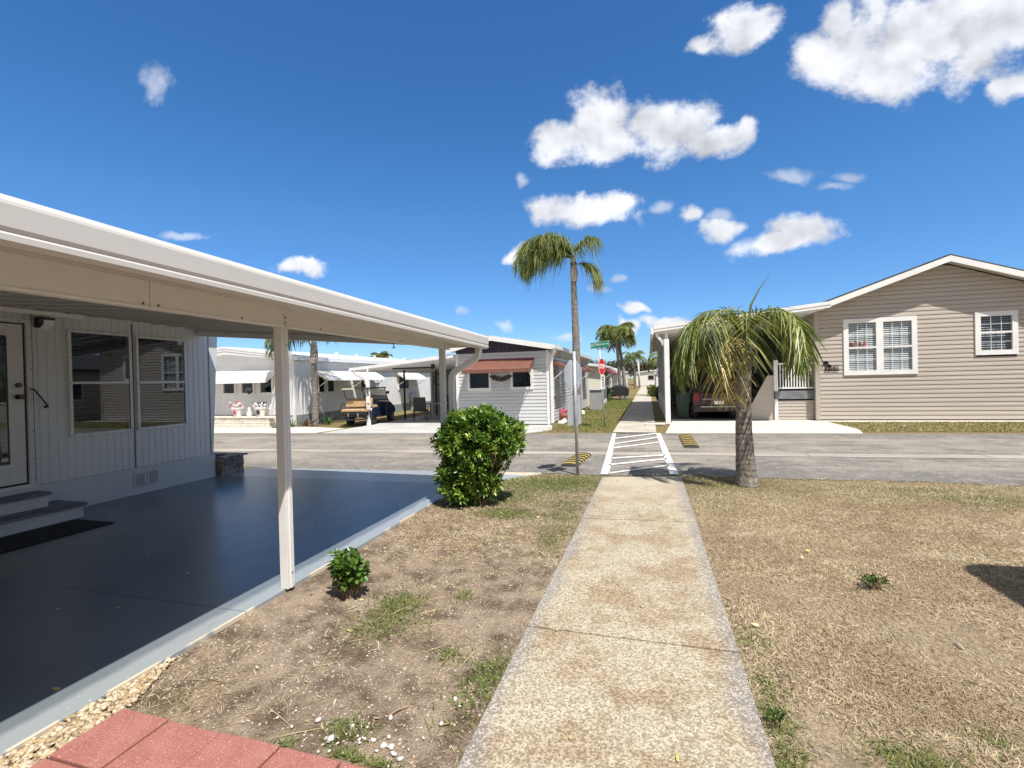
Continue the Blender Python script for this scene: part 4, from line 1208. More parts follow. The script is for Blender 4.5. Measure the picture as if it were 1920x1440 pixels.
# eagle wall plaque
eg = thing('eagle_plaque', (-5.15, HY-.04, 1.7), 'dark metal eagle with spread wings on the grey siding between the two front windows', 'wall ornament')
mb = MB()
yq = HY-.05
for sgn in (-1, 1):
    w_ = [(0, 1.66), (.10, 1.74), (.26, 1.80), (.40, 1.79), (.46, 1.76), (.36, 1.70), (.32, 1.65), (.24, 1.64), (.18, 1.59), (.10, 1.60), (.04, 1.56)]
    mb.prism([(-5.15+sgn*a, yq, b) for a, b in w_], (0, .02, 0))
mb.build('wings', 'bronze', eg)
mb = MB(); mb.blob((-5.15, yq-.01, 1.62), (.06, .04, .10), 8, 6, .1); mb.build('body', 'bronze', eg)
mb = MB(); mb.blob((-5.13, yq-.02, 1.54), (.045, .03, .04), 7, 5, .1); mb.build('head', 'pot_white', eg)

# carport of the grey house
gc = thing('grey_house_carport', (-9, 22, 0), 'white flat carport roof beside the grey house, shading a patio table and chairs', 'carport')
CY = 16.5
l0, r0_ = (-11.24, 2.10), (GX0-.02, 2.50)
cz2 = lambda x: l0[1]+(r0_[1]-l0[1])*(x-l0[0])/(r0_[0]-l0[0])
mb = MB(); mb.prism([(l0[0], CY, cz2(l0[0])+.02), (r0_[0], CY, cz2(r0_[0])+.02), (r0_[0], CY, cz2(r0_[0])+.10), (l0[0], CY, cz2(l0[0])+.10)], (0, 12, 0))
k = 0
while k < 11.8:
    mb.prism([(l0[0]+.1, CY+.1+k, cz2(l0[0]+.1)-.03), (r0_[0], CY+.1+k, cz2(r0_[0])-.03), (r0_[0], CY+.1+k, cz2(r0_[0])+.02), (l0[0]+.1, CY+.1+k, cz2(l0[0]+.1)+.02)], (0, .04, 0)); k += .4
mb.build('roof_panel', 'steel_roof', gc)
mb = MB(); mb.prism([(l0[0], CY-.03, cz2(l0[0])+.03), (r0_[0], CY-.03, cz2(r0_[0])+.0), (r0_[0], CY-.03, cz2(r0_[0])+.13), (l0[0], CY-.03, cz2(l0[0])+.14)], (0, .028, 0)); mb.build('front_fascia', 'white', gc)
mb = MB(); mb.box(l0[0]-.10, l0[0], CY-.03, CY+12, 2.10, 2.25); mb.build('side_gutter', 'white', gc)
mb = MB(); mb.box(-10.565, -10.445, 16.40, 16.52, -.01, 1.72); mb.box(-10.53, -10.48, 16.43, 16.49, 1.72, cz2(-10.5)+.02); mb.build('post', 'white', gc, bev=.006)
for (x, y) in ((-10.25, 18.9), (-9.9, 21.4), (-10.25, 24.0)):
    mb = MB(); mb.box(x-.03, x+.03, y-.03, y+.03, -.01, cz2(x)-.02); mb.build('thin_post', 'black_metal', gc)
mb = MB(); mb.rtube([(-11.1, 16.46, 2.12), (-11.1, 16.46, 2.0), (-11.0, 16.46, 1.93), (-10.66, 16.46, 1.80), (-10.60, 16.46, 1.72), (-10.60, 16.46, 1.6)], .075, .06); mb.build('downspout', 'soffit', gc)
mb = MB(); mb.box(-9.6, -7.9, 16.75, 16.83, 2.14, 2.20); mb.box(-7.93, -7.82, 16.73, 16.85, 2.11, 2.30); mb.build('rolled_shade', 'black_metal', gc)
# patio furniture under it
def patio_chair(loc, rz, label):
    o = thing('patio_chair', loc, label, 'chair', 'chairs in the shaded carport'); o.rotation_euler = (0, 0, rz)
    def loc_(m, nm, mat):
        ob = m.build(nm, mat); ob.parent = o; return ob
    m = MB(); m.box(-.27, .27, -.26, .26, .40, .46); loc_(m, 'seat', 'black')
    m = MB(); m.prism([(-.27, .22, .46), (.27, .22, .46), (.25, .34, 1.0), (-.25, .34, 1.0)], (0, .03, 0)); loc_(m, 'backrest', 'black')
    for sx in (-1, 1):
        m = MB(); m.tube([(sx*.28, -.25, 0), (sx*.28, -.25, .62), (sx*.28, .26, .64)], .018, 6); loc_(m, 'armrest', 'black_metal')
        m = MB(); m.tube([(sx*.26, .24, .45), (sx*.27, .33, 0)], .018, 6); loc_(m, 'leg', 'black_metal')
    return o
patio_chair((-9.3, 18.5, -.01), R(200), 'black patio chair at the road side of the table under the grey carport')
patio_chair((-7.95, 19.0, -.01), R(-70), 'black patio chair between the table and the grey house wall')
patio_chair((-8.8, 20.2, -.01), R(10), 'black patio chair behind the patio table, farthest from the road')
pt_ = thing('patio_table', (-8.8, 19.2, -.01), 'grey rectangular patio table in the shade of the grey carport', 'table')
mb = MB(); mb.box(-9.4, -8.25, 18.8, 19.6, .66, .70); mb.build('tabletop', 'box_grey', pt_, bev=.01)
for (x, y) in ((-9.32, 18.88), (-8.33, 18.88), (-9.32, 19.52), (-8.33, 19.52)):
    mb = MB(); mb.box(x-.03, x+.03, y-.03, y+.03, -.01, .66); mb.build('leg', 'box_grey', pt_)
ux = AY(809, 740, 22.5).x
us = thing('utility_shed', (ux+1, 23.5, 0), 'grey utility shed with a round clock at the back of the grey carport', 'shed')
m = MB(); lap_wall(m, lambda u, z, o: (u, 22.5-o, z), 0, 2.35, lambda z: ux, lambda z: GX0-.01, [], lap=.2); m.poly([(ux, 22.5, 0), (ux, 27, 0), (ux, 27, 2.35), (ux, 22.5, 2.35)]); m.build('wall', 'box_grey', us)
m = MB(); m.box(ux-.03, ux+.07, 22.46, 22.56, 0, 2.36); m.build('corner_trim', 'white', us)
q = AY(823, 711, 22.45)
wc = thing('wall_clock', (q.x, 22.45, q.z), 'round dark-rimmed clock on the grey shed wall under the grey carport', 'clock')
mb = MB(); mb.tube([(q.x, 22.47, q.z), (q.x, 22.42, q.z)], .29, 24); mb.build('rim', 'black', wc)
mb = MB(); mb.tube([(q.x, 22.42, q.z), (q.x, 22.414, q.z)], .24, 24); mb.build('clock_face', 'box_grey', wc)
mb = MB(); mb.bar((q.x, 22.41, q.z), (q.x+.10, 22.41, q.z+.12), .015, .008, (0, 1, 0)); mb.build('minute_hand', 'black', wc)
mb = MB(); mb.bar((q.x, 22.408, q.z), (q.x-.11, 22.408, q.z+.03), .018, .008, (0, 1, 0)); mb.build('hour_hand', 'black', wc)
qa, qb = G(751, 768), G(771, 768)
bq = thing('storage_bench', (qa.x, qa.y, 0), 'grey two-tone storage box beside the white home, seen under the grey carport', 'storage box')
mb = MB(); mb.box(qa.x, qb.x, qa.y, qa.y+.7, -.03, .52); mb.build('box_base', 'box_grey', bq, bev=.02)
mb = MB(); mb.box(qa.x-.04, qb.x+.04, qa.y-.04, qa.y+.74, .52, 1.0); mb.build('box_lid', 'galv', bq, bev=.03)

# golf cart
gcx, gcy = -10.98, 16.68
ct = thing('golf_cart', (gcx, gcy, -.012), 'navy golf cart with tan rear seat parked behind the white carport post', 'golf cart')
ct.rotation_euler = (0, 0, R(6))
def cpart(m, nm, mat, parent=None, bev=0, smooth=False):
    ob = m.build(nm, mat, None, bev, smooth); ob.parent = parent or ct; return ob
def wheel(x, y, r, w):
    m = MB(); m.tube([(x-w/2, y, r), (x-w/2+.02, y, r), (x+w/2-.02, y, r), (x+w/2, y, r)], [r*.9, r, r, r*.9], 22); wo2 = cpart(m, 'wheel', 'rubber')
    sx = 1 if x > 0 else -1
    m = MB(); m.tube([(x+sx*(w/2-.005), y, r), (x+sx*(w/2+.012), y, r)], r*.55, 14); cpart(m, 'hub_cap', 'chrome', wo2)
for x in (-.46, .46): wheel(x, 0, .225, .19); wheel(x, 1.72, .225, .17)
m = MB(); m.box(-.56, .56, -.32, .62, .30, .60); m.prism([(-.58, -.30, .56), (-.58, .60, .56), (-.58, .50, .68), (-.58, -.22, .68)], (1.16, 0, 0)); m.box(-.56, .56, .6, 1.25, .26, .33)
for x in (-.6, .50): m.prism([(x, -.3, .36), (x, .3, .36), (x, .25, .56), (x, -.25, .56)], (.10, 0, 0))
cpart(m, 'rear_body', 'cart_blue', bev=.03)
m = MB(); m.prism([(-.55, 1.2, .30), (-.55, 2.02, .34), (-.55, 2.12, .50), (-.55, 2.02, .64), (-.55, 1.62, .84), (-.55, 1.25, .88)], (1.1, 0, 0)); cpart(m, 'front_cowl', 'cart_blue', bev=.05)
m = MB(); m.prism([(-.52, 1.3, .885), (-.52, 1.55, .875), (-.52, 1.5, .92), (-.52, 1.3, .93)], (1.04, 0, 0)); cpart(m, 'dashboard', 'black', bev=.01)
m = MB(); m.box(-.52, .52, -.02, .48, .66, .77); m.box(-.52, .52, -.10, .0, .78, 1.06); cpart(m, 'front_seat', 'cart_tan', bev=.035)
m = MB(); m.box(-.52, .52, -.62, -.20, .54, .65); cpart(m, 'rear_seat', 'cart_tan', bev=.035)
m = MB(); m.box(-.54, .54, -.22, -.11, .70, .98); cpart(m, 'rear_backrest', 'cart_tan', bev=.035)
m = MB(); m.box(-.50, .50, -.62, -.30, .40, .53); cpart(m, 'rear_box', 'black', bev=.02)
m = MB(); m.box(-.5, .5, -1.02, -.60, .255, .285); m.box(-.42, -.36, -.62, .0, .24, .30); m.box(.36, .42, -.62, 0, .24, .30); cpart(m, 'foot_platform', 'black')
for x in (-.5, .5):
    m = MB(); m.tube([(x, -.3, .56), (x, -.58, .60), (x, -.64, .68), (x, -.58, .84), (x, -.36, .86), (x, -.28, .80)], .016, 7); cpart(m, 'side_grab_rail', 'black_metal')
    m = MB(); m.tube([(x*.94, -.12, 1.0), (x*.98, -.30, 1.12), (x*.98, -.42, 1.36), (x*.96, -.36, 1.42)], .017, 7); cpart(m, 'canopy_strut', 'black_metal')
    m = MB(); m.tube([(x*1.04, 1.42, .86), (x*1.0, 1.12, 1.42)], .017, 7); cpart(m, 'windscreen_post', 'black_metal')
m = MB(); m.tube([(-.2, -.64, .285), (-.2, -.66, .5)], .015, 6); m.tube([(.2, -.64, .285), (.2, -.66, .5)], .015, 6); cpart(m, 'bag_bracket', 'chrome')
m = MB(); m.prism([(-.55, -.44, 1.42), (-.55, 1.22, 1.42), (-.55, 1.18, 1.47), (-.55, -.40, 1.47)], (1.1, 0, 0)); cpart(m, 'canopy', 'black', bev=.02)
m = MB(); m.box(-.54, -.02, -.47, -.44, 1.41, 1.46); cpart(m, 'canopy_edge', 'cart_roof')
m = MB(); m.prism([(-.5, 1.40, .90), (.5, 1.40, .90), (.5, 1.27, 1.15), (-.5, 1.27, 1.15)], (0, .006, 0)); cpart(m, 'windscreen_lower', 'box_grey')
m = MB(); m.prism([(-.5, 1.265, 1.16), (.5, 1.265, 1.16), (.5, 1.14, 1.39), (-.5, 1.14, 1.39)], (0, .006, 0)); cpart(m, 'windscreen_upper', 'blind_w')
m = MB(); m.box(.54, .66, 1.18, 1.21, 1.18, 1.30); cpart(m, 'wing_mirror', 'black', bev=.01)
m = MB()
th_ = np.linspace(0, 2*math.pi, 15)
m.tube([(-.27+.17*math.cos(a), 1.05+.05*math.sin(a), .98+.16*math.sin(a)) for a in th_], .014, 6, False); m.tube([(-.27, 1.08, .98), (-.27, 1.32, .86)], .016, 6); cpart(m, 'steering_wheel', 'black')

# ------------------------------------------------------------------ white home on the far left
WY, WX = 16.3, -13.80
wh = thing('white_house', (-17, 22, 0), 'long white mobile home with white window awnings, left of the golf cart', 'mobile home')
PW = lambda u, z, o: (u, WY-o, z)
PWs = lambda u, z, o: (WX+o, u, z)
wins = [(-17.42, -16.70, 1.27, 2.0), (-16.46, -15.74, 1.27, 2.0), (-15.52, -14.80, 1.27, 2.0)]
wins_s = [(17.72, 18.25, 1.24, 2.0), (18.32, 18.92, 1.24, 2.0), (20.9, 21.6, 1.2, 2.0), (24.7, 26.0, 1.22, 2.02)]
WZ = 2.62
mb = MB(); rib_wall(mb, PW, -21.5, WX-.0, .40, lambda u: WZ, [sh(w, .03) for w in wins], period=.2); mb.build('front_wall', 'house_white', wh)
mb = MB(); rib_wall(mb, PWs, WY, WY+14.0, .40, lambda u: WZ, [sh(w, .03) for w in wins_s], period=.2)
mb.poly([(-21.5, WY, 0), (-21.5, WY+14, 0), (-21.5, WY+14, WZ), (-21.5, WY, WZ)]); mb.poly([(-21.5, WY+14, 0), (WX, WY+14, 0), (WX, WY+14, WZ), (-21.5, WY+14, WZ)])
mb.build('side_wall', 'house_white', wh)
mb = MB(); mb.box(-21.5, WX-.02, WY+.03, WY+.1, -.03, .40); mb.build('front_skirting', 'house_white', wh)
mb = MB(); mb.box(WX-.08, WX+.02, WY+.02, WY+14, -.03, .40); mb.build('stone_skirting', 'skirt_stone', wh)
mb = MB(); mb.box(WX-.06, WX+.03, WY-.03, WY+.06, .0, WZ); mb.build('corner_trim', 'white', wh)
mb = MB()
A_ = [(-21.7, 2.62), (-16.96, 2.98), (WX+.25, 2.62), (WX+.25, 2.80), (-16.96, 3.30), (-21.7, 2.80)]
mb.prism([(a, WY-.30, b) for a, b in A_], (0, 14.5, 0))
mb.prism([(-21.5, WY-.012, 2.5), (WX, WY-.012, 2.5), (WX, WY-.012, 2.66), (-16.96, WY-.012, 3.02), (-21.5, WY-.012, 2.66)], (0, .1, 0))
for (o_, dz) in ((.335, .11), (.32, .02)):
    for (xa, za, xb, zb) in ((-21.7, 2.70, -16.961, 3.14), (-16.959, 3.14, WX+.27, 2.70)):
        mb.prism([(xa, WY-o_, za+dz-.05), (xb, WY-o_, zb+dz-.05), (xb, WY-o_, zb+dz+.05), (xa, WY-o_, za+dz+.05)], (0, .035, 0))
ro = mb.build('roof', 'steel_roof', wh)
for i in range(6):
    v = MB(); yv = 18.5+i*1.7; v.tube([(-14.6, yv, 2.9), (-14.6, yv, 3.12)], .05, 8); v.tube([(-14.6, yv, 3.12), (-14.6, yv, 3.16)], .09, 8); v.build('roof_vent', 'white_alu', ro)
mb = MB()
for k in range(4): mb.box(WX+.0, WX+.03, WY+1.2, WY+14, 2.30+k*.09, 2.34+k*.09)
mb.build('upper_side_panel', 'house_blue', wh)
for w in wins: window(wh, PW, *w, fw=.08, proud=.05, fm='white', gm='glass_far')
for w in wins_s: window(wh, PWs, *w, fw=.06, proud=.05, fm='white', gm='glass_far')
awning(wh, PW, -18.6, -14.66, 2.28, 1.75, .62, 'white_alu', 20, False, lip=.04, arms=False)
for (a, b) in ((17.55, 19.95), (20.2, 22.1), (24.5, 26.9)):
    awning(wh, PWs, a, b, 2.26, 1.78, .72, 'white_alu', 12, False, lip=.04)
window(wh, PWs, 22.3, 22.75, 1.2, 2.15, fw=.05, proud=.05, fm='white', gm='glass_far', rails=(1.68,))
hb_ = thing('hanging_basket', (-15.55, 15.75, 1.5), 'small dark hanging basket under the white front awning', 'hanging basket')
mb = MB(); mb.blob((-15.5, 15.75, 1.45), (.16, .16, .14), 9, 6, .25); mb.build('basket', 'pot_black', hb_)
mb = MB(); mb.tube([(-15.5, 15.75, 1.55), (-15.5, 15.75, 1.76)], .006, 5); mb.build('hanger', 'black_metal', hb_)

bw = thing('brick_planter', (-17, 15.5, 0), 'cream brick planter wall in front of the white home, with flower pots on top', 'planter')
mb = MB(); mb.box(-22, -13.98, 15.115, 16.2, -.03, .385); mb.build('mortar_bed', 'mortar', bw)
mb = MB(); z = -.02; r = 0
while z < .36:
    x = -22+(.2 if r % 2 else 0)
    while x < -14.0:
        mb.box(x, min(x+.39, -13.97), 15.095+random.uniform(-.004, .004), 15.12, z, z+.088); x += .402
    y = 15.1+(.2 if r % 2 else 0)
    while y < 16.1: mb.box(-13.985, -13.965+random.uniform(-.004, .004), y, min(y+.39, 16.2), z, z+.088); y += .402
    z += .10; r += 1
mb.build('brick', 'brick_cream', bw)
mb = MB(); x = -22
while x < -13.98: mb.box(x, x+.39, 15.06, 15.32, .386, .445); x += .4
mb.build('coping', 'brick_cream', bw, bev=.01)
for (x, lab, pat) in ((-15.62, 'white pot with pink flower motif and blooms on the cream brick wall', 'pink'), (-14.5, 'white pot with black pattern and dark blooms on the cream brick wall', 'pot_black')):
    fp = thing('flower_pot', (x, 15.28, .445), lab, 'flower pot', 'pots on the brick wall')
    mb = MB(); mb.lathe((x, 15.28, .445), [(.13, 0), (.17, .12), (.22, .30), (.24, .31), (.24, .35), (.2, .35)], 16); mb.build('pot', 'pot_white', fp)
    mb = MB()
    for a in range(5): mb.blob((x+.03+.05*math.cos(a*1.26), 15.28-.185-.01*math.sin(a*1.26), .61+.06*math.sin(a*1.26)), (.045, .02, .045), 7, 4, .1)
    mb.build('flower_motif', pat, fp)
    mb = MB()
    for a in range(26): mb.blob((x+random.gauss(0, .14), 15.28+random.gauss(0, .12), .84+random.gauss(0, .06)), random.uniform(.03, .055), 6, 4, .3)
    mb.build('blooms', 'pot_white' if pat != 'pink' else 'rock_white', fp)
    mb = MB()
    for a in range(18): mb.blob((x+random.gauss(0, .14), 15.28+random.gauss(0, .12), .86+random.gauss(0, .06)), random.uniform(.02, .04), 6, 4, .3)
    mb.build('bloom_centres', pat, fp)
gn = thing('garden_ornament', (-15.06, 15.28, .445), 'small white garden ornament between the two flower pots on the brick wall', 'ornament')
mb = MB(); mb.lathe((-15.06, 15.28, .445), [(.09, 0), (.12, .06), (.09, .16), (.05, .22), (.075, .27), (.05, .33), (.01, .36)], 12); mb.build('figurine', 'rock_white', gn, smooth=True)

# ------------------------------------------------------------------ plants
def tri_leaves(P0, D, W, L, droop, fold=.0):
    """strips of two quads: base P0, direction D, width vector W, lengths L, tip bent down by droop"""
    n = len(P0); Dn = D/np.linalg.norm(D, axis=1, keepdims=True)
    mid = P0+Dn*(L*.5)[:, None]; mid[:, 2] -= droop*.25
    tip = P0+Dn*L[:, None]; tip[:, 2] -= droop
    V = np.empty((n, 6, 3))
    V[:, 0] = P0-W*.35; V[:, 1] = P0+W*.35; V[:, 2] = mid+W*.5; V[:, 3] = mid-W*.5; V[:, 4] = tip+W*.08; V[:, 5] = tip-W*.08
    b = (np.arange(n)*6)[:, None]
    F = np.concatenate([b+np.array([[0, 1, 2, 3]]), b+np.array([[3, 2, 4, 5]])])
    return V.reshape(-1, 3), F

def frond(base, az, el, length, bend, n=44, lf=.42, w=.022, wind=(0, 0, 0), plume=.5, seg=22, early=False, drp=1.0):
    pts = [np.array(base, float)]; d0 = np.array([math.cos(az)*math.cos(el), math.sin(az)*math.cos(el), math.sin(el)])
    dirs = [d0]; st_ = length/seg; e = el
    h = np.array([math.cos(az), math.sin(az), 0.0])
    for i in range(seg):
        e -= bend/seg*((.6 if i < seg*.10 else 2.0-1.75*i/seg) if early else (.45+1.1*i/seg))
        d = h*math.cos(e)+np.array([0, 0, math.sin(e)])+np.array(wind)*(i/seg)
        d /= np.linalg.norm(d); dirs.append(d); pts.append(pts[-1]+d*st_)
    pts, dirs = np.array(pts), np.array(dirs)
    ts = np.linspace(.16, .995, n); V_, F_, off = [], [], 0
    idx = ts*seg
    i0 = np.clip(idx.astype(int), 0, seg-1); fr = (idx-i0)[:, None]
    P = pts[i0]*(1-fr)+pts[i0+1]*fr; T = dirs[i0]*(1-fr)+dirs[i0+1]*fr
    side = np.cross(T, [0, 0, 1]); ln = np.linalg.norm(side, axis=1, keepdims=True); side = np.where(ln > .05, side/np.maximum(ln, 1e-6), np.array([-h[1], h[0], 0]))
    prof = np.sin(np.pi*np.clip(ts*.86+.10, 0, 1))**.6
    for s in (-1, 1):
        r = rng.normal(0, 1, (n, 3))
        D = T*(.55+.25*rng.random((n, 1)))+side*s*(.85)+r*.10*plume+np.array([0, 0, .25])*rng.normal(.0, .6*plume, (n, 1))+np.array(wind)*.5
        L = lf*prof*(.8+.35*rng.random(n))
        Dn = D/np.linalg.norm(D, axis=1, keepdims=True)
        W = np.cross(Dn, np.array([0, 0, 1])+rng.normal(0, .35, (n, 3))); W /= np.maximum(np.linalg.norm(W, axis=1, keepdims=True), 1e-6)
        v, f = tri_leaves(P, D, W*w, L, L*(.28+.45*rng.random(n))*drp)
        V_.append(v); F_.append(f+off); off += len(v)
    # rachis as a thin three-sided tube
    rr = np.linspace(.020, .004, seg+1)*(length/1.6)**.5
    ring = []
    for k in range(3):
        a = 2*math.pi*k/3; up = np.array([0, 0, 1.0]); sd_ = np.cross(dirs, up); sd_ /= np.maximum(np.linalg.norm(sd_, axis=1, keepdims=True), 1e-3); nn = np.cross(sd_, dirs)
        ring.append(pts+(sd_*math.cos(a)+nn*math.sin(a))*rr[:, None])
    V = np.stack(ring, 1).reshape(-1, 3); F = []
    for i in range(seg):
        for k in range(3): F.append((i*3+k, i*3+(k+1) % 3, i*3+3+(k+1) % 3, i*3+3+k))
    V_.append(V); F_.append(np.array(F)+off)
    return np.concatenate(V_), np.concatenate(F_)

def crown(name, parent, fr, mat):
    V, F, o = [], [], 0
    for k in fr:
        v, f = frond(**k); V.append(v); F.append(f+o); o += len(v)
    return fast_mesh(name, np.concatenate(V), np.concatenate(F), mat, parent)

def trunk(parent, pts, rad, mat='bark', rings=True, name='trunk', n=12):
    P = []; rs = []
    pts = [Vector(p) for p in pts]; tot = sum((pts[i+1]-pts[i]).length for i in range(len(pts)-1))
    N = max(12, int(tot/.07)); acc = [0]
    for i in range(len(pts)-1): acc.append(acc[-1]+(pts[i+1]-pts[i]).length)
    for q in range(N+1):
        s = tot*q/N; i = max(j for j in range(len(acc)-1) if acc[j] <= s+1e-9); u = (s-acc[i])/(acc[i+1]-acc[i])
        P.append(pts[i].lerp(pts[i+1], u)); r = rad[i]*(1-u)+rad[i+1]*u
        rs.append(r*(1+(.012*math.sin(q*2.1)+random.uniform(-.035, .035) if rings else 0)))
    m = MB(); m.tube(P, rs, n); return m.build(name, mat, parent, smooth=True)

# drooping palm by the road on the right
PX_, PY2 = G(1401, 907).x, G(1401, 907).y
pal = thing('short_palm', (PX_, PY2, ZG), 'short palm with drooping fronds on the dry lawn in front of the tan house carport', 'palm tree')
tp = [(PX_, PY2, -.06), (PX_-.01, PY2, .12), (PX_-.03, PY2+.01, .8), (PX_-.01, PY2+.03, 1.5), (PX_+.02, PY2+.05, 2.06)]
trunk(pal, tp, [.175, .14, .112, .10, .085], n=16)
ctop = (PX_+.02, PY2+.05, 2.12)
fr = []
def fk(az, el, L, bend, **k):
    d = dict(base=(ctop[0]+.05*math.cos(R(az)), ctop[1]+.05*math.sin(R(az)), ctop[2]+.02), az=R(az), el=R(min(el+5, 87)), length=L*1.04, bend=R(bend+34), n=54, lf=.52, w=.0165, wind=(-.03, .0, 0), plume=.8, drp=1.0, early=True); d.update(k); fr.append(d)
for az, el, L, bend in ((178, 70, 1.75, 150), (200, 74, 1.62, 150), (224, 80, 1.6, 152), (190, 84, 1.75, 160), 
                        (2, 75, 1.36, 150), (-18, 78, 1.34, 152), (-40, 82, 1.5, 150), (18, 70, 1.28, 140), (-8, 85, 1.45, 160), 
                        (262, 84, 1.35, 150), (95, 76, 1.45, 140)):
    fk(az, el, L, bend)
crown('crown', pal, fr, 'leaf_palm')
fr = []
for az, el, L, bend in ((246, 16, 1.25, 112), (226, 22, 1.3, 118)): fk(az, el, L, bend, lf=.34, plume=1.5, w=.017, n=38, drp=1.4)
for d in fr: d['base'] = (ctop[0]-.03, ctop[1]-.10, ctop[2]-.06)
crown('dead_fronds', pal, fr, 'leaf_dead')
mb = MB(); a_, b_ = AY(1408, 572, PY2), AY(1444, 513, PY2)
mb.tube([(PX_+.02, PY2+.05, 2.05), a_, (a_+b_)/2+Vector((-.015, 0, .01)), b_], [.022, .016, .009, .002], 6); mb.build('spear_leaf', 'leaf_palm', pal)
mb = MB()
for k in range(14):
    a = k*2.4; z = 1.62+k*.03; x_, y_ = PX_+.02+.10*math.cos(a), PY2+.04+.10*math.sin(a)
    mb.prism([(x_-.03*math.sin(a), y_+.03*math.cos(a), z), (x_+.03*math.sin(a), y_-.03*math.cos(a), z), (x_+.07*math.cos(a), y_+.07*math.sin(a), z+.22)], (.02*math.cos(a), .02*math.sin(a), 0))
mb.build('leaf_boot', 'bark', pal)

# tall wind-blown palm behind the sign
tx, ty = -2.56, 17.8
tl = thing('tall_palm', (tx, ty, ZG), 'tallest palm, wind-blown crown on a slim ringed trunk behind the grey sign post', 'palm tree')
trunk(tl, [(tx, ty, -.06), (tx+.0, ty, .5), (tx+.02, ty, 3.0), (tx-.02, ty, 5.2), (tx-.01, ty, 5.9)], [.20, .165, .14, .105, .12], n=12)
fr = []
for az, el, L, bend in ((180, 60, 2.6, 150), (196, 50, 2.4, 140), (165, 52, 2.4, 145), (188, 70, 2.4, 155), (210, 62, 2.2, 145), (150, 66, 2.1, 145), (175, 38, 2.1, 115),
                        (200, 34, 1.9, 105), (240, 64, 1.8, 140), (125, 70, 1.8, 140), (172, 75, 2.2, 165), (184, 20, 1.7, 85), (222, 40, 1.7, 110), (0, 78, 1.15, 110), (-20, 76, 1.1, 105), (-4, 20, 1.05, 130), (12, 26, 1.0, 130), (182, 80, 2.0, 170), (168, 68, 2.3, 158), (194, 26, 1.8, 95), (230, 72, 1.9, 150), (205, 48, 2.1, 130)):
    fr.append(dict(base=(tx-.0, ty, 6.05 if el > 30 or L > 1.5 else 5.8), az=R(az), el=R(el), length=L*1.16, bend=R(bend), n=60, lf=.74, w=.024, plume=1.6, drp=1.6, wind=(-.04, 0, 0)))
crown('crown', tl, fr, 'leaf_palm_far')
m = MB(); m.tube([(tx, ty, 5.2), (tx, ty, 5.5), (tx, ty, 6.1)], [.12, .15, .07], 10); m.build('crownshaft', 'tan_trim', tl)

def palm(loc, h, label, nf=16, L=1.8, seedaz=0, lean=0.0, r=.13, mat='leaf_palm_far', grp=None, bend=130, w=.05, name='palm_tree', lf=.5, n=30):
    o = thing(name, (loc[0], loc[1], ZG), label, 'palm tree', grp)
    trunk(o, [(loc[0], loc[1], -.06), (loc[0]+lean*.4, loc[1], h*.5), (loc[0]+lean, loc[1], h)], [r*1.3, r, r*.8], n=9)
    fr = []
    for i in range(nf):
        az = R(seedaz+i*137.5); el = R(78-70*(i/nf)+random.uniform(-8, 8))
        fr.append(dict(base=(loc[0]+lean, loc[1], h), az=az, el=el, length=L*random.uniform(.8, 1.1), bend=R(bend*random.uniform(.8, 1.15)), n=n, lf=lf, w=w, plume=1.0, wind=(-.05, 0, 0), drp=1.3))
    crown('crown', o, fr, mat); return o
# palm in front of the white home (crown hidden behind the carport roof)
lx, ly = G(591, 797).x, G(591, 797).y
lp = thing('tan_trunk_palm', (lx, ly, ZG), 'palm with peeling tan upper trunk in front of the white home', 'palm tree')
trunk(lp, [(lx, ly, -.06), (lx+.05, ly, 1.2), (lx+.02, ly, 2.45), (lx+.03, ly, 2.75), (lx+.05, ly, 3.3)], [.15, .115, .11, .16, .11], n=12)
m = MB(); m.tube([(lx+.02, ly, 2.48), (lx+.03, ly, 2.6), (lx+.04, ly, 2.95), (lx+.06, ly, 3.35)], [.15, .165, .14, .10], 10); m.build('peeling_sheath', 'tan_trim', lp)
fr = []
for az, el, L, bend in ((182, 50, 2.1, 150), (195, 40, 2.0, 140), (170, 56, 2.1, 150), (215, 55, 1.9, 145), (140, 60, 1.8, 140), (10, 65, 1.5, 120), (-30, 65, 1.5, 120), (60, 60, 1.6, 120), (100, 60, 1.6, 130), (250, 60, 1.7, 140), (188, 65, 2.2, 160), (176, 36, 1.8, 130)):
    fr.append(dict(base=(lx+.05, ly, 3.4), az=R(az), el=R(el), length=L*1.2, bend=R(bend), n=46, lf=.58, w=.03, plume=.8, drp=1.6))
crown('crown', lp, fr, 'leaf_palm_far')
for (gx, gy, lab, n_, mt) in ((-13.1, 16.05, 'brown spiky rosette plant at the left foot of the tan-trunk palm', 46, 'leaf_agave'), (-12.55, 16.75, 'pale spiky plant right of the tan-trunk palm by the stone skirting', 26, 'weed'), (-13.6, 15.85, 'low dark plant by the corner of the white home', 22, 'weed')):
    pl_ = thing('rosette_plant', (gx, gy, ZG), lab, 'plant', 'plants by the white home')
    a = rng.random(n_)*2*math.pi; e = rng.random(n_)*1.3+.15
    D = np.stack([np.cos(a)*np.cos(e), np.sin(a)*np.cos(e), np.sin(e)], 1); W = np.stack([-np.sin(a), np.cos(a), 0*a], 1)*.045
    P0 = np.array([gx, gy, 0])+np.stack([np.cos(a), np.sin(a), 0*a], 1)*.05
    v, f = tri_leaves(P0, D, W, rng.random(n_)*.25+.32, .08+.1*rng.random(n_)); fast_mesh('rosette', v, f, mt, pl_)

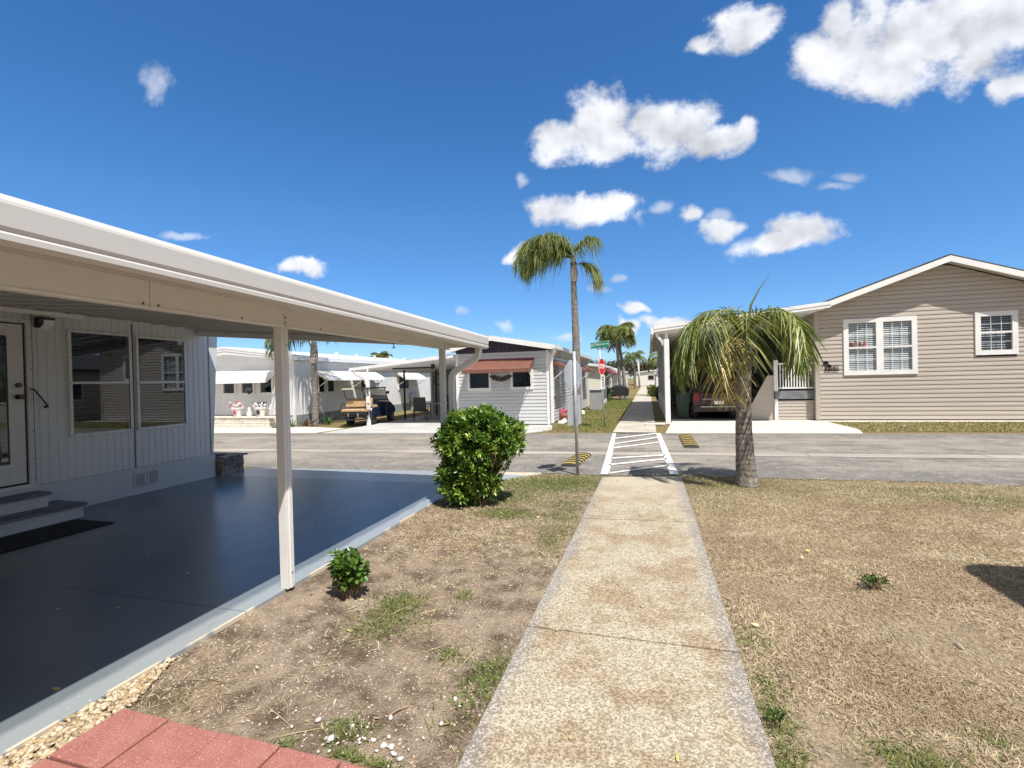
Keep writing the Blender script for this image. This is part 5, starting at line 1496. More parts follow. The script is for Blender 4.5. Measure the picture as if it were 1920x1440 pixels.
# leafy bush beside the carport corner
def leaf_bush(name, label, base, lobes, ntip, per, L0, W0, mat, young=.3, stems=7, seed=3):
    sr = min(1.0, lobes[0][3]*1.7); spr = lobes[0][3]*.16
    g = np.random.default_rng(seed); o = thing(name, base, label, 'bush')
    wts = np.array([l[3]*l[4]*l[5] for l in lobes])**.75; pick = g.choice(len(lobes), ntip, p=wts/wts.sum())
    T = []; N = []
    for p in pick:
        c = np.array(lobes[p][:3]); r = np.array(lobes[p][3:6])
        d = g.normal(0, 1, 3); d /= np.linalg.norm(d)
        rad = (g.random()**.42)*(1+.10*g.normal()); T.append(c+d*r*rad); q = d/r; N.append(q/np.linalg.norm(q)*.8+np.array([0, 0, .55]))
    T, N = np.array(T), np.array(N); N /= np.linalg.norm(N, axis=1, keepdims=True)
    keep = T[:, 2] > .03; T, N = T[keep], N[keep]; nt = len(T)
    yg = (g.random(nt) < young)*(g.random(nt)*.7+.3)
    P0, D, Y = [], [], []
    for k in range(per):
        a = k*2.4+g.random(nt)*.6; ref = np.cross(N, [0.3, .8, .1]); ref /= np.linalg.norm(ref, axis=1, keepdims=True); bi = np.cross(N, ref)
        sp = .55+.55*g.random(nt) if k < per-2 else .25+.1*g.random(nt)
        d = N*np.cos(sp)[:, None]+(ref*np.cos(a)[:, None]+bi*np.sin(a)[:, None])*np.sin(sp)[:, None]*1.1
        P0.append(T-N*(k*.007)); D.append(d); Y.append(yg)
    P0, D, Y = np.concatenate(P0), np.concatenate(D), np.concatenate(Y); n = len(P0)
    Dn = D/np.linalg.norm(D, axis=1, keepdims=True)
    W = np.cross(Dn, g.normal(0, .5, (n, 3))+np.array([0, 0, 1.0])); W /= np.linalg.norm(W, axis=1, keepdims=True)
    Nn = np.cross(W, Dn); L = L0*(.65+.6*g.random(n)); Wd = W0*(.75+.5*g.random(n))
    V = np.empty((n, 8, 3)); B = P0+Dn*.006
    V[:, 0] = B; V[:, 1] = B+Dn*(L*.34)[:, None]+W*(Wd*.48)[:, None]+Nn*.003; V[:, 2] = B+Dn*(L*.70)[:, None]+W*(Wd*.46)[:, None]+Nn*.001
    V[:, 3] = B+Dn*L[:, None]-Nn*(L*.14)[:, None]
    V[:, 4] = B+Dn*(L*.70)[:, None]-W*(Wd*.46)[:, None]+Nn*.001; V[:, 5] = B+Dn*(L*.34)[:, None]-W*(Wd*.48)[:, None]+Nn*.003
    V[:, 6] = B+Dn*(L*.36)[:, None]-Nn*.004; V[:, 7] = B+Dn*(L*.70)[:, None]-Nn*(.004+L*.03)[:, None]
    b = (np.arange(n)*8)[:, None]
    F = np.concatenate([b+np.array([[0, 1, 6, 6]]), b+np.array([[0, 6, 5, 5]]), b+np.array([[1, 2, 7, 6]]), b+np.array([[6, 7, 4, 5]]), b+np.array([[2, 3, 7, 7]]), b+np.array([[7, 3, 4, 4]])])
    F3 = np.concatenate([F[:2*n][:, :3], F[4*n:][:, :3]]); Q = F[2*n:4*n]
    F3 = np.concatenate([F3, Q[:, [0, 1, 2]], Q[:, [0, 2, 3]]])
    fast_mesh('foliage', V.reshape(-1, 3), F3, mat, o, np.repeat(Y, 8), True)
    m = MB(); bx, by, bz = base
    for k in range(0, nt, max(1, nt//90)):
        e = Vector(T[k]); s0 = Vector((bx+g.normal()*spr, by+g.normal()*spr, -.04)); md = s0.lerp(e, .5)+Vector((g.normal()*spr, g.normal()*spr, .06*sr))
        m.tube([s0, md, e], [.012*sr, .008*sr, .003*sr], 5)
    m.build('stems', 'wood_twig', o); return o
bb = G(885, 950); bx, by = bb.x, bb.y+.28
leaf_bush('leafy_bush', 'large leafy green bush beside the front corner of the blue carport floor', (bx, by, 0),
          [(bx+.04, by, .84, .50, .5, .40), (bx-.34, by-.02, .82, .27, .34, .26), (bx+.40, by+.05, .88, .24, .34, .26), (bx-.06, by-.05, .45, .34, .38, .38), (bx-.38, by-.10, .42, .16, .24, .20), (bx-.20, by-.12, .17, .28, .28, .20), (bx+.14, by-.02, .32, .20, .26, .26), (bx+.12, by, 1.14, .22, .3, .16), (bx-.22, by, 1.08, .2, .3, .14)],
          1650, 9, .074, .026, 'leaf_bush', .38)
sb_ = G(641, 1122); sx_, sy_ = sb_.x, sb_.y+.10
leaf_bush('small_shrub', 'small round shrub with glossy leaves beside the first carport post', (sx_, sy_, 0),
          [(sx_, sy_, .20, .145, .14, .15), (sx_-.02, sy_, .12, .12, .12, .11)], 130, 7, .052, .030, 'leaf_shrub', .0, seed=5)

# ------------------------------------------------------------------ signs
def panel(mb, c, nrm, pts2, th):                      # flat plate: pts2 in (right, up), facing nrm
    n = Vector((nrm[0], nrm[1], 0)).normalized(); r = Vector((0, 0, 1)).cross(n)
    mb.prism([Vector(c)+r*a+Vector((0, 0, b)) for a, b in pts2], n*th)
def octo(s): a = s/2; k = a*math.tan(math.pi/8); return [(a, -k), (a, k), (k, a), (-k, a), (-a, k), (-a, -k), (-k, -a), (k, -a)]
def rect(w, h): return [(w/2, -h/2), (w/2, h/2), (-w/2, h/2), (-w/2, -h/2)]
sp_ = G(1083, 888); sx, sy = sp_.x, sp_.y
ns = thing('road_sign', (sx, sy, ZG), 'grey back of a stop sign on a galvanised post at the near road edge', 'sign')
mb = MB(); mb.tube([(sx, sy, -.06), (sx-.012, sy, 2.06)], .029, 10); mb.build('sign_post', 'galv', ns, smooth=True)
b_ = Vector((.887, -.46, 0))
mb = MB(); panel(mb, Vector((sx-.006, sy, 1.667))-b_*.036, b_, octo(.50), .004); oc = mb.build('octagon_plate', 'sign_back', ns)
mb = MB(); panel(mb, Vector((sx-.006, sy, 1.667))-b_*.0365, -b_, octo(.50), .002); mb.build('octagon_face', 'sign_red', oc)
mb = MB(); panel(mb, Vector((sx-.004, sy, 1.068))-b_*.036, b_, rect(.38, .50), .004); rp = mb.build('lower_plate', 'sign_back', ns)
mb = MB(); panel(mb, Vector((sx-.004, sy, 1.068))-b_*.0365, -b_, rect(.38, .50), .002); mb.build('lower_face', 'sign_white', rp)
for z in (1.83, 1.5, 1.24, .9):
    mb = MB(); mb.tube([Vector((sx-.006, sy, z))-b_*.03, Vector((sx-.006, sy, z))+b_*.036], .008, 6); mb.build('bolt', 'galv', ns)

fs_ = G(1134, 799); fx, fy = fs_.x, fs_.y
fsn = thing('street_sign', (fx, fy, ZG), 'stop sign with green street name blade and 15 speed plate on the far road edge', 'sign')
tp_ = Vector((-1.535, 16.2, 2.60))
mb = MB(); mb.tube([(fx, fy, -.06), tp_], .028, 8); mb.build('sign_post', 'galv', fsn, smooth=True)
def onp(z): return Vector((fx, fy, 0)).lerp(Vector((tp_.x, tp_.y, 0)), z/2.6)+Vector((0, 0, z))
n_ = Vector((.955, -.296, 0)); r_ = Vector((0, 0, 1)).cross(n_)
c0 = onp(1.985)+n_*.035
mb = MB(); panel(mb, c0, n_, octo(.56), .004); op = mb.build('stop_plate', 'sign_white', fsn)
mb = MB(); panel(mb, c0+n_*.004, n_, octo(.52), .0015); mb.build('stop_face', 'sign_red', op)
put_text('stop_lettering', 'STOP', .20, 'sign_white', op, c0+n_*.008, r_, (0, 0, 1), .9, .006)
c1 = onp(1.475)+n_*.035
mb = MB(); panel(mb, c1, n_, rect(.36, .44), .004); lp_ = mb.build('speed_plate', 'sign_white', fsn)
put_text('speed_words', 'SPEED\nLIMIT', .085, 'sign_black', lp_, c1+n_*.006+Vector((0, 0, .105)), r_, (0, 0, 1), 1.0, .001)
put_text('speed_number', '15', .25, 'sign_black', lp_, c1+n_*.006+Vector((0, 0, -.09)), r_, (0, 0, 1), .95, .006)
bn_ = Vector((-.36, -.93, 0)).normalized(); br_ = Vector((0, 0, 1)).cross(bn_); br2 = (br_+Vector((0, 0, .045))).normalized(); bu2 = bn_.cross(br2)
cB = Vector((-1.525, 16.19, 2.715))
mb = MB(); mb.obox(cB, br2*.345, bu2*.105, bn_*.003); bl = mb.build('street_blade', 'sign_white', fsn)
mb = MB(); mb.obox(cB+bn_*.004, br2*.335, bu2*.096, bn_*.0015); mb.build('blade_face', 'sign_green', bl)
put_text('blade_number', '25TH', .15, 'sign_white', bl, cB+bn_*.008-br2*.19, br2, bu2, .9, .001)
put_text('blade_words', 'AVENUE W', .085, 'sign_white', bl, cB+bn_*.008+br2*.13, br2, bu2, .85)
mb = MB(); mb.box(tp_.x-.03, tp_.x+.03, 16.17, 16.23, 2.56, 2.62); mb.build('blade_clamp', 'galv', fsn)

# ------------------------------------------------------------------ rubber speed bumps
def bump(near, far, label):
    a, b = Vector((near.x, near.y, ZR)), Vector((far.x, far.y, ZR)); d = (b-a); Lg = d.length; d.normalize(); s = Vector((d.y, -d.x, 0))
    o = thing('speed_bump', a.lerp(b, .5), label, 'speed bump', 'speed bumps on the road')
    N = 84; half = .175; K = 8
    m = MB()
    def sect(t):
        e = min(1, min(t, 1-t)*Lg/.16); e = math.sqrt(max(0, 1-(1-e)**2)) if e < 1 else 1
        c = a.lerp(b, t); return [c+s*half*(.55+.45*e)*math.cos(math.pi*k/K)+Vector((0, 0, .062*e*math.sin(math.pi*k/K)**.8+.002)) for k in range(K+1)]
    P = [sect(i/N) for i in range(N+1)]
    for i in range(N):
        m.k = 1 if (((i+.5)/N*7.0+.25) % 1.0) > .68 else 0
        for k in range(K): m.poly([P[i][k], P[i][k+1], P[i+1][k+1], P[i+1][k]])
    m.build('rubber_hump', ('rubber', 'yellow'), o)
    m = MB(); m.prism([a-s*half*.9-d*.0+Vector((0, 0, .001)), a+s*half*.9+Vector((0, 0, .001)), b+s*half*.9+Vector((0, 0, .001)), b-s*half*.9+Vector((0, 0, .001))], (0, 0, .004)); m.build('base_plate', 'rubber', o)
bump(G(1297, 838), G(1284, 815), 'yellow and black speed bump on the far lane right of the crosswalk')
bump(G(1066, 873), G(1096, 850), 'yellow and black speed bump on the near lane behind the sign post')

# ------------------------------------------------------------------ red pavers, gravel
k = 0
names = ('first', 'second', 'third', 'fourth', 'fifth', 'sixth')
xe = [-2.58, -2.265, -1.939, -1.602, -1.284, -.99]
for r in range(3):
    for i in range(5):
        y1 = 1.765-r*.322-.006*i; y0 = y1-.312; j = random.uniform(-.004, .004)
        if r == 2 and i > 1: continue
        lab = f'{("far", "middle", "near")[r]}-row red concrete paver, {names[i]} from the pebble strip'
        m = MB(); dz = random.uniform(-.004, .004)
        m.prism([(xe[i]+.005+j, y0, -.05), (xe[i+1]-.005+j, y0-.003, -.05), (xe[i+1]-.005+j, y1-.004, -.05), (xe[i]+.005+j, y1, -.05)], (0, 0, .052+dz))
        tag(m.build('paver', 'paver', bev=.006), lab, 'paver', 'red pavers')

def stones(name, n, fn, rmin, rmax, mat, flat=.6):
    ico = np.array([(0, .53, .85), (0, -.53, .85), (0, .53, -.85), (0, -.53, -.85), (.53, .85, 0), (-.53, .85, 0), (.53, -.85, 0), (-.53, -.85, 0), (.85, 0, .53), (-.85, 0, .53), (.85, 0, -.53), (-.85, 0, -.53)])
    fc = np.array([(0, 1, 8), (0, 9, 1), (0, 4, 5), (0, 5, 9), (0, 8, 4), (1, 6, 8), (1, 7, 6), (1, 9, 7), (2, 10, 3), (2, 3, 11), (2, 5, 4), (2, 11, 5), (2, 4, 10), (3, 6, 7), (3, 10, 6), (3, 7, 11), (4, 8, 10), (5, 11, 9), (6, 10, 8), (7, 9, 11)])
    P = fn(n); n = len(P); r = (rmin+(rmax-rmin)*rng.random(n)**2.2)
    V = ico[None]*(1+.22*rng.normal(0, 1, (n, 12, 1)))*np.stack([r*(.8+.5*rng.random(n)), r*(.7+.4*rng.random(n)), r*flat], 1)[:, None]
    a = rng.random(n)*6.28; c, s = np.cos(a)[:, None], np.sin(a)[:, None]
    X = V[..., 0]*c-V[..., 1]*s; Y = V[..., 0]*s+V[..., 1]*c
    V = np.stack([X, Y, V[..., 2]], -1)+P[:, None]
    F = (np.arange(n)*12)[:, None, None]+fc[None]
    o = fast_mesh(name, V.reshape(-1, 3), F.reshape(-1, 3), mat, None, None, True); return struct(o, 'stuff')
def snoise(seed, sc_):
    g = np.random.default_rng(seed); K = g.normal(0, 1, (14, 2))*sc_; ph = g.random(14)*6.28; am = 1/(1+np.linalg.norm(K, axis=1)/sc_)
    return lambda x, y: sum(a*np.sin(k[0]*x+k[1]*y+p) for a, k, p in zip(am, K, ph))/am.sum()*1.8
def gravel_pos(n):
    x = -2.785+.215*rng.random(n); y = .6+1.6*rng.random(n)
    ok = (y < 1.78) | (x < -2.785+.215*(1-(y-1.78)/.45))
    x, y = x[ok], y[ok]; return np.stack([x, y, np.full(len(x), -.022)+.012*rng.random(len(x))], 1)
stones('pebble_strip', 2600, gravel_pos, .008, .019, 'gravel', .7)
n1, n2, n3 = snoise(4, 1.6), snoise(8, 2.6), snoise(15, 1.2)
def peb_pos(n):
    x = -2.78+2.0*rng.random(n); y = .8+6.4*rng.random(n)
    ok = (n1(x, y)+rng.normal(0, .35, n) > .05) & ~((y < 1.80) & (x < -.95)) & (x < XL(y)-.02)
    x, y = x[ok], y[ok]; return np.stack([x, y, np.full(len(x), ZG)+.002], 1)
stones('yard_pebbles', 15000, peb_pos, .0028, .0085, 'pebble', .6)
def big_peb(n):
    cx = np.array([(720, 1375), (610, 1390), (640, 1400), (780, 1390), (720, 1400), (860, 1300), (700, 1370), (560, 1330)])
    pts = [G(*cx[i % 8])+Vector((rng.normal(0, .07), rng.normal(0, .06), -.02)) for i in range(n)]
    pts = np.array([tuple(p) for p in pts]); return pts[pts[:, 0] < -.9]
stones('white_stones', 34, big_peb, .007, .020, 'rock_white', .7)

# ------------------------------------------------------------------ grass
def blades(name, x, y, mat, L0, L1, w, e0, e1, z=ZG, droop=.2):
    n = len(x); a = rng.random(n)*6.283; e = e0+(e1-e0)*rng.random(n)**1.5; L = L0+(L1-L0)*rng.random(n)
    D = np.stack([np.cos(a)*np.cos(e), np.sin(a)*np.cos(e), np.sin(e)], 1)
    W = np.stack([-np.sin(a), np.cos(a), .6*rng.normal(0, 1, n)], 1)*(w*(.6+.8*rng.random(n)))[:, None]
    P0 = np.stack([x, y, np.zeros(n)+z+.002], 1)
    v, f = tri_leaves(P0, D, W, L, L*droop*np.sin(e)*rng.random(n))
    return struct(fast_mesh(name, v, f, mat), 'stuff')
def inview(x, y, m=.0):
    c = x*cam_r.x+y*cam_r.y; f_ = x*_f.x+y*_f.y
    return (np.abs(c) < 1.12*f_+.4+m)
def rnd(n, x0, x1, y0, y1): return x0+(x1-x0)*rng.random(n), y0+(y1-y0)*rng.random(n)
# dry lawn on the right
x, y = rnd(760000, .47, 8.5, 1.2, 8.34)
bare = n2(x, y)+.55*n1(x*2.1, y*2.1)
keep = inview(x, y) & (bare+rng.normal(0, .30, len(x)) > -.30) & (rng.random(len(x)) < np.clip(1.25-.085*y, .35, 1)) & (x > XR(y)+.015*rng.normal(0, 1, len(x))+.01)
x, y = x[keep], y[keep]
gr = (n3(x, y)+.10*(y-5.6) + rng.normal(0, .3, len(x))) > .78
blades('dry_lawn', x[~gr], y[~gr], 'straw', .012, .046, .0031, .02, .95)
blades('dry_lawn_green', x[gr], y[gr], 'olive_blade', .018, .05, .0036, .2, 1.1)
# sparse dry grass and green patches on the left
x, y = rnd(150000, -2.77, -.78, 1.0, 8.05)
dens_ = n1(x*1.3+3, y*1.3)+.14*(y-4.6)
keep = (dens_+rng.normal(0, .5, len(x)) > .40) & ~((y < 1.80) & (x < -.95)) & (x < XL(y)-.005) & ~((y > 5.9) & (x < -2.79+.31*(y-6)))
x, y = x[keep], y[keep]
blades('dry_yard_grass', x, y, 'straw', .015, .05, .0034, .02, .8)
px_, py_ = [], []
for (ux, uy, sx_2, sy_2, n) in ((745, 1130, .10, .13, 900), (720, 1165, .14, .16, 700), (655, 1362, .07, .05, 250), (840, 1220, .05, .05, 150), (900, 1290, .10, .16, 500), (925, 1255, .06, .12, 420), (520, 1390, .03, .03, 80), (650, 1412, .05, .02, 160), (700, 1425, .06, .02, 160),
                               (1000, 905, .55, .30, 6500), (1060, 900, .35, .35, 3800), (940, 930, .30, .25, 4200), (950, 960, .22, .14, 2000), (1060, 960, .16, .5, 1600), (870, 1110, .04, .05, 120), (1035, 1010, .08, .22, 500)):
    c = G(ux, uy); q = rng.normal(0, 1, (n, 2)); px_.append(c.x+q[:, 0]*sx_2); py_.append(c.y+q[:, 1]*sy_2)
x, y = np.concatenate(px_), np.concatenate(py_)
ok = (x < XL(y)-.01) & (x > -2.77) & (y < 8.08) & ~((y > 5.9) & (x < -2.79+.31*(y-6))) & ~((y < 1.78) & (x < -.95)); x, y = x[ok], y[ok]
blades('green_yard_grass', x, y, 'green_blade', .02, .055, .0042, .2, 1.2)
px_, py_ = [], []
for (ux, uy, a_2, b_2, n) in ((1400, 1190, .07, .10, 240), (1435, 1270, .05, .06, 180), (1455, 1340, .05, .10, 350), (1470, 1420, .05, .06, 250), (1700, 1410, .10, .06, 350), (1760, 1430, .08, .05, 250), (1860, 1380, .05, .04, 120), (1830, 930, .5, .12, 1500), (1700, 915, .4, .10, 900), (1880, 940, .4, .15, 1200)):
    c = G(ux, uy); q = rng.normal(0, 1, (n, 2)); px_.append(c.x+q[:, 0]*a_2); py_.append(c.y+q[:, 1]*b_2)
x, y = np.concatenate(px_), np.concatenate(py_); ok = (x > XR(y)+.01) & (y < 8.35)
blades('green_lawn_patches', x[ok], y[ok], 'green_blade', .015, .05, .004, .2, 1.2)
# dry runners lying about
x, y = rnd(420, .55, 5.5, 1.4, 7.5); ok = inview(x, y); xa, ya = x[ok], y[ok]
x, y = rnd(70, -2.3, -.9, 1.85, 3.4)
blades('dry_runners', np.concatenate([xa, x]), np.concatenate([ya, y]), 'straw2', .08, .26, .0042, .03, .22, droop=1.0)
# far verge grass
x, y = rnd(26000, -3.3, -1.05, 14.6, 38); ok = (x > -3.3+.55*(rng.random(len(x)))); gq = (n1(x*.9, y*.9)+rng.normal(0, .3, len(x)) > -.15)
blades('far_verge_grass', x[ok & gq], y[ok & gq], 'green_blade', .04, .10, .012, .3, 1.2); blades('far_verge_straw', x[ok & ~gq], y[ok & ~gq], 'olive_blade', .04, .10, .012, .3, 1.2)
x, y = rnd(20000, 5.6, 13, 15.2, 17.9); blades('far_strip_grass', x, y, 'olive_blade', .03, .08, .012, .3, 1.2)
x, y = rnd(9000, 5.6, 13, 15.2, 17.9); blades('far_strip_straw', x, y, 'straw', .03, .08, .012, .2, 1.0)
# fallen leaves on the floor, path and soil
def litter_pos():
    X, Y, Zs = [], [], []
    for (x0, x1, y0, y1, z_, n) in ((-4.2, -2.8, 1.2, 7.4, .003, 26), (-7.3, -4.2, 2.5, 7.4, .003, 16), (-.7, .45, 1.6, 8, .006, 22), (-2.7, -.9, 2.0, 7.8, -.02, 60), (.6, 4.5, 1.6, 8, -.005, 50)):
        x, y = rnd(n, x0, x1, y0, y1); X.append(x); Y.append(y); Zs.append(np.full(n, z_))
    return np.concatenate(X), np.concatenate(Y), np.concatenate(Zs)
x, y, z_ = litter_pos()
blades('leaf_litter', x, y, 'leaf_dead', .02, .05, .014, .03, .2, z=z_-.002+.002, droop=.3)
# weeds, twigs
for (ux, uy, r, lab, m_) in ((1640, 1098, .105, 'dark green weed clump alone in the dry lawn on the right', 'weed'), (845, 1360, .028, 'tiny green weed near the red pavers, close to the path edge', 'weed'), (877, 1250, .045, 'yellow-green weed on bare soil near the left path edge', 'leaf_shrub'),
                         (886, 1203, .025, 'tiny weed above the yellow-green weed on bare soil', 'weed'), (690, 1222, .025, 'tiny grey-green weed below the bright grass patch', 'weed'), (1455, 1355, .06, 'leafy weed against the right edge of the sidewalk near the camera', 'weed'), (1445, 1322, .04, 'small leafy weed on the right path edge, just above the larger one', 'leaf_shrub')):
    c = G(ux, uy)
    leaf_bush('weed', lab, (c.x, c.y, ZG), [(c.x, c.y, .0, r, r, r*.75)], int(60+1500*r), 5, .022, .010, m_, 0, seed=ux)
for i, (xa, ya, xb, yb, lab) in enumerate(((728, 1335, 765, 1318, 'straight dry twig on the bare soil left of the path'), (1790, 1198, 1808, 1212, 'pale splinter of wood lying on the dry lawn at right'))):
    a, b = G(xa, ya), G(xb, yb); m = MB(); m.tube([a+Vector((0, 0, -.02)), (a+b)/2+Vector((0, .008, -.012)), b+Vector((0, 0, -.018))], [.004, .005, .003], 6)
    tag(m.build('fallen_twig', 'wood_twig' if i == 0 else 'rock_white'), lab, 'twig')

# ------------------------------------------------------------------ bed beside the grey house, deck box, covered grill
for i in range(13):
    yv = 17.0+i*.42+random.uniform(-.1, .1); xv = -2.98+random.uniform(-.12, .1)
    m = MB(); m.blob((xv, yv, .03), (random.uniform(.11, .17), random.uniform(.12, .18), random.uniform(.09, .13)), 9, 6, .16)
    ordn = ('first', 'second', 'third', 'fourth', 'fifth', 'sixth', 'seventh', 'eighth', 'ninth', 'tenth', 'eleventh', 'twelfth', 'thirteenth')[i]
    tag(m.build('border_rock', 'rock_white', smooth=True), f'white rock beside the grey house, {ordn} in the row counting from the road', 'rock', 'white rocks beside the grey house')
fp = thing('flower_pot', (-3.05, 17.6, 0), 'terracotta pot with pink flowers at the right corner of the grey house', 'flower pot')
m = MB(); m.lathe((-3.05, 17.75, .0), [(.12, 0), (.17, .24), (.19, .25), (.19, .29), (.15, .29)], 14); m.build('pot', 'terra', fp)
m = MB()
for i in range(22): m.blob((-3.05+random.gauss(0, .1), 17.75+random.gauss(0, .1), .38+random.gauss(0, .06)), random.uniform(.03, .05), 6, 4, .3)
m.build('blooms', 'pink', fp)
gd = thing('garden_figure', (-3.0, 19.2, 0), 'small dark and white garden figure among the white rocks beside the grey house', 'ornament')
m = MB(); m.lathe((-3.0, 19.2, 0), [(.10, 0), (.14, .15), (.10, .32), (.07, .38)], 12); m.build('figure_body', 'pot_white', gd, smooth=True)
m = MB(); m.blob((-3.0, 19.2, .47), (.10, .10, .10), 9, 7, .08); m.build('figure_head', 'pot_black', gd)
db = thing('deck_box', (-2.58, 25.1, 0), 'grey upright storage cabinet beside the back of the grey house', 'storage box')
m = MB(); m.box(-2.92, -2.26, 24.8, 25.5, -.03, 1.0); m.build('cabinet_body', 'box_grey', db, bev=.03)
m = MB(); m.prism([(-2.98, 24.74, 1.0), (-2.2, 24.74, 1.0), (-2.22, 24.76, 1.05), (-2.59, 24.78, 1.09), (-2.96, 24.76, 1.05)], (0, .82, 0)); m.build('cabinet_lid', 'galv', db, bev=.01)
gl_ = thing('covered_grill', (-2.2, 36.2, 0), 'black-covered grill standing on the far verge by the twin palms', 'grill')
m = MB(); m.prism([(-2.85, 35.7, .28), (-1.38, 35.7, .28), (-1.34, 35.72, .75), (-1.55, 35.8, 1.0), (-2.0, 35.85, 1.12), (-2.5, 35.8, .98), (-2.8, 35.75, .8)], (0, .6, 0)); m.build('grill_cover', 'black', gl_, bev=.06)
for x_ in (-2.55, -1.7):
    m = MB(); m.box(x_-.04, x_+.04, 35.9, 36.1, -.03, .5); m.build('leg', 'pot_white', gl_)
m = MB(); m.tube([(-2.7, 35.75, .14), (-2.6, 35.75, .14)], .14, 12); m.build('wheel', 'rubber', gl_)
bu_ = leaf_bush('verge_shrub', 'mixed green shrub in front of the white porch beyond the deck box', (-2.8, 33.5, 0), [(-2.8, 33.5, .45, .35, .5, .45)], 160, 7, .12, .05, 'leaf_shrub', 0, seed=9)
leaf_bush('path_shrub', 'yellow-green shrub on the right of the far path beside the screened carport', (.75, 32.6, 0), [(.75, 32.6, .5, .32, .7, .55)], 260, 7, .12, .06, 'leaf_shrub', 0, seed=12)
leaf_bush('low_shrub', 'small pale shrub on the right edge of the path far down', (.42, 42.0, 0), [(.42, 42, .4, .45, .9, .5)], 220, 7, .14, .07, 'green_blade', 0, seed=21)

# ------------------------------------------------------------------ more homes down the path
def far_home(x0, x1, y0, y1, h, rise, label, wall, side, roofm='steel_roof', porch=False, awn=None, grp='homes along the far path'):
    o = thing('mobile_home', ((x0+x1)/2, (y0+y1)/2, 0), label, 'mobile home', grp); xm = (x0+x1)/2
    m = MB(); m.box(x0, x1, y0, y1, -.03, h); m.prism([(x0, y0, h), (x1, y0, h), (xm, y0, h+rise)], (0, y1-y0, 0)); m.build('wall', wall, o)
    m = MB()
    for (xa, za, xb, zb) in ((x0-.25, h-.05, xm, h+rise), (xm, h+rise, x1+.25, h-.05)):
        m.prism([(xa, y0-.3, za), (xb, y0-.3, zb), (xb, y0-.3, zb+.16), (xa, y0-.3, za+.16)], (0, y1-y0+.6, 0))
    m.build('roof', roofm, o)
    sx0 = x1 if side > 0 else x0
    Pq = lambda u, z, q: (sx0+side*q, u, z)
    for i in range(4):
        yc = y0+1.2+i*(y1-y0-2.4)/3
        w_ = MB(); frame_rect(w_, Pq, yc-.5, yc+.5, 1.05, 2.1, .07, 0, .04); wo3 = w_.build('window', 'white', o)
        w_ = MB(); w_.poly([Pq(yc-.43, 1.12, .015), Pq(yc+.43, 1.12, .015), Pq(yc+.43, 2.03, .015), Pq(yc-.43, 2.03, .015)]); w_.build('pane', 'black_metal', wo3)
        if awn: awning(o, Pq, yc-.65, yc+.65, 2.3, 1.85, .6, awn, 8, False)
    Pf = lambda u, z, q: (u, y0-q, z)
    w_ = MB(); frame_rect(w_, Pf, xm-.6, xm+.6, 1.0, 2.0, .07, 0, .04); wo3 = w_.build('window', 'white', o)
    w_ = MB(); w_.poly([Pf(xm-.53, 1.07, .015), Pf(xm+.53, 1.07, .015), Pf(xm+.53, 1.93, .015), Pf(xm-.53, 1.93, .015)]); w_.build('pane', 'black_metal', wo3)
    if porch:
        m = MB(); m.box(x1, x1+1.1, y0+3.2, y1-1, h-.30, h-.16); m.build('porch_roof', 'steel_roof', o)
        for i in range(5):
            yv = y0+3.3+i*(y1-y0-4.4)/4
            m = MB(); m.box(x1+.95, x1+1.05, yv-.05, yv+.05, 0, h-.3); m.build('porch_post', 'white', o)
    return o
far_home(-9.4, -2.72, 29.6, 35.5, 2.30, .42, 'cream-fronted home with white roof just beyond the grey house', 'cream_wall', 1, porch=False, awn='red_dark')
far_home(-9.6, -3.0, 38.5, 50, 2.35, .5, 'white home behind the twin palms on the left of the far path', 'house_white', 1, porch=True)
far_home(-10.2, -3.4, 54, 66, 2.3, .5, 'white home far down the path, left, past the twin palms', 'house_white', 1, awn='white_alu')
far_home(-11, -3.6, 70, 84, 2.3, .5, 'farthest white home on the left of the path', 'house_white', 1)
far_home(1.2, 8.5, 46, 58, 2.4, .5, 'white home past the screened carport, right of the far path', 'house_white', -1, awn='white_alu')
far_home(1.0, 8.5, 64, 80, 2.4, .5, 'farthest white home on the right of the path', 'house_white', -1)
far_home(15.2, 22, 17.5, 29, 2.7, 1.0, 'tan house beyond the gabled house, outside the right edge of the photo', 'vinyl_tan', -1, roofm='shingle')
far_home(-2.4, 3.5, 98, 106, 2.5, .3, 'small white building closing the end of the path', 'white', 1)

palm((-2.0, 37.0), 4.75, 'palm of the twin pair standing nearer the white homes beyond the grey house', 20, 1.9, 20, -.25, .12, bend=140, w=.05, n=38, name='twin_palm', grp='twin palms', lf=.6)
palm((-1.62, 37.4), 5.0, 'palm of the twin pair standing nearer the far path beyond the grey house', 20, 1.8, 75, -.55, .12, bend=140, w=.05, n=38, name='twin_palm', grp='twin palms', lf=.6)
q = AY(1190, 668, 72); palm((q.x, 72), q.z-.2, 'small far palm standing over the path near the treeline', 14, 2.1, 40, -.1, .16, bend=100, w=.09, n=26, lf=.65)
palm((2.3, 43.5), 3.2, 'dark palm leaning over the path past the screened carport', 14, 2.3, 10, -.7, .15, bend=150, w=.07, n=34, lf=.5)
q = AY(715, 668, 44); palm((q.x, 44), q.z-.1, 'palm top showing behind the white home roof, above the grey carport', 14, 1.3, 60, 0, .15, bend=110, w=.08, n=26)
q = AY(1198, 676, 76); m = MB(); m.tube([(q.x, 76, -.03), (q.x-.1, 76, q.z)], [.15, .12], 8); tag(m.build('utility_pole', 'concrete', smooth=True), 'pale concrete pole far down the path beside the small palm', 'pole')
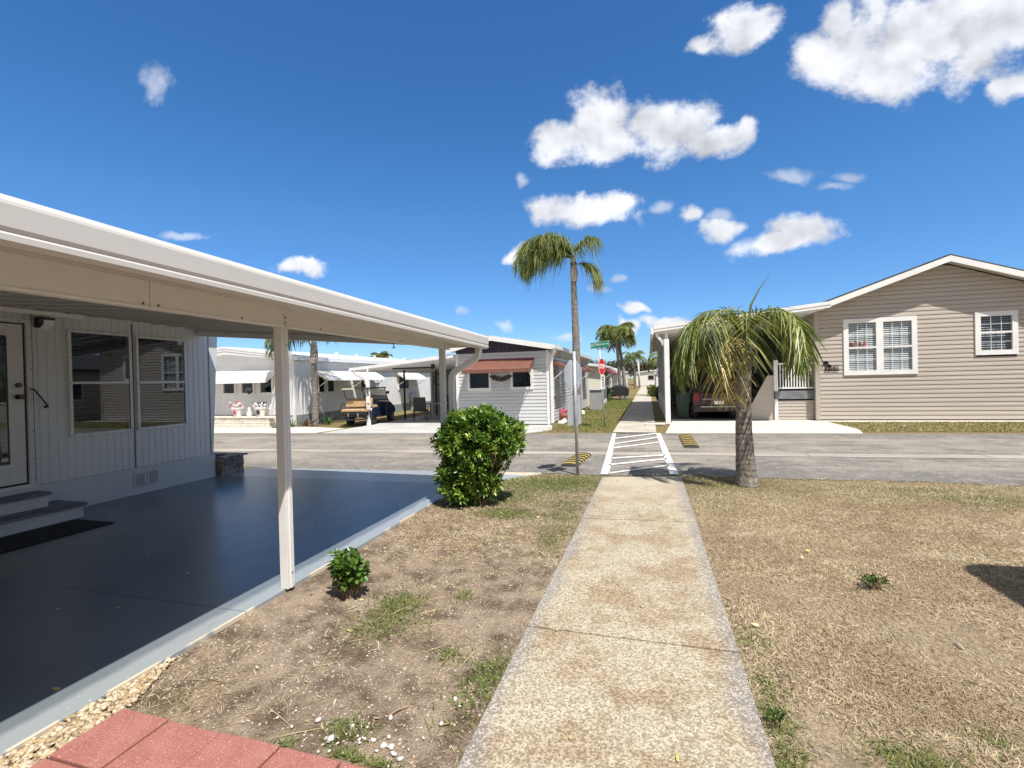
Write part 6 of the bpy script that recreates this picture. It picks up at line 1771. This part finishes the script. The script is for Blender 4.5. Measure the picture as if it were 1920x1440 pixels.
# treeline
def far_tree(x, y, h, r, lab, mat):
    o = thing('background_tree', (x, y, ZG), lab, 'tree', 'trees at the end of the path')
    m = MB(); m.tube([(x, y, -.1), (x+.1, y, h*.35), (x, y, h*.7)], [.28, .2, .08], 7)
    for k in range(5):
        a = k*1.3; m.tube([(x, y, h*.35), (x+r*.5*math.cos(a), y+r*.5*math.sin(a), h*.72)], [.1, .03], 5)
    m.build('trunk', 'bark', o)
    n = 1500; cl_ = rng.normal(0, 1, (26, 3)); cl_ /= np.linalg.norm(cl_, axis=1, keepdims=True); cl_ = cl_*np.array([r*.7, r*.7, h*.30])*(.5+.5*rng.random((26, 1)))+np.array([x, y, h*.66])
    P = cl_[rng.integers(0, 26, n)]+rng.normal(0, 1, (n, 3))*np.array([r*.22, r*.22, h*.08])
    D = rng.normal(0, 1, (n, 3)); W = rng.normal(0, 1, (n, 3)); W *= .30/np.linalg.norm(W, axis=1, keepdims=True)
    v, f = tri_leaves(P, D, W, np.full(n, .42), .1*rng.random(n)); fast_mesh('crown', v, f, mat, o)
for i, (x_, y_, h_, r_2) in enumerate(((-13, 118, 6.2, 4), (-8.5, 112, 5.6, 3.4), (-5.2, 120, 6.4, 3.6), (-1.6, 114, 5.2, 3.0), (1.8, 120, 6.0, 3.4), (5, 112, 5.4, 3.4), (9, 118, 6.2, 4), (14, 114, 6, 4))):
    far_tree(x_, y_, h_, r_2, ('first', 'second', 'third', 'fourth', 'fifth', 'sixth', 'seventh', 'eighth')[i]+' bushy olive tree along the treeline at the path end, counting from the left', 'leaf_tree')

# ------------------------------------------------------------------ neighbour's home just outside the frame on the right (its roof corner shades the lawn)
nh = thing('mobile_home', (6.2, -2, 0), 'white neighbouring home whose roof corner shades the right edge of the dry lawn', 'mobile home')
m = MB(); PN = lambda u, z, o: (4.3-o, u, z); lap_wall(m, PN, .0, 2.5, lambda z: -9, lambda z: 3.2, [], lap=.2); m.poly([(4.3, 3.2, 0), (8, 3.2, 0), (8, 3.2, 2.5), (4.3, 3.2, 2.5)]); m.poly([(8, -9, 0), (8, 3.2, 0), (8, 3.2, 2.5), (8, -9, 2.5)]); m.poly([(4.3, -9, 0), (8, -9, 0), (8, -9, 2.5), (4.3, -9, 2.5)])
m.build('wall', 'vinyl_grey', nh)
arc = [(3.44+.22-.22*math.sin(t_), 3.80-.22+.22*math.cos(t_)) for t_ in np.linspace(0, math.pi/2, 7)]
m = MB(); m.prism([(a, b, 2.5) for a, b in [(8.6, 3.95)]+arc+[(3.30, -9.3), (8.6, -9.3)]], (0, 0, .16)); m.build('roof', 'steel_roof', nh)
window(nh, PN, -1, .4, 1.0, 2.1, fw=.08, proud=.06, fm='white', gm='glass_far')
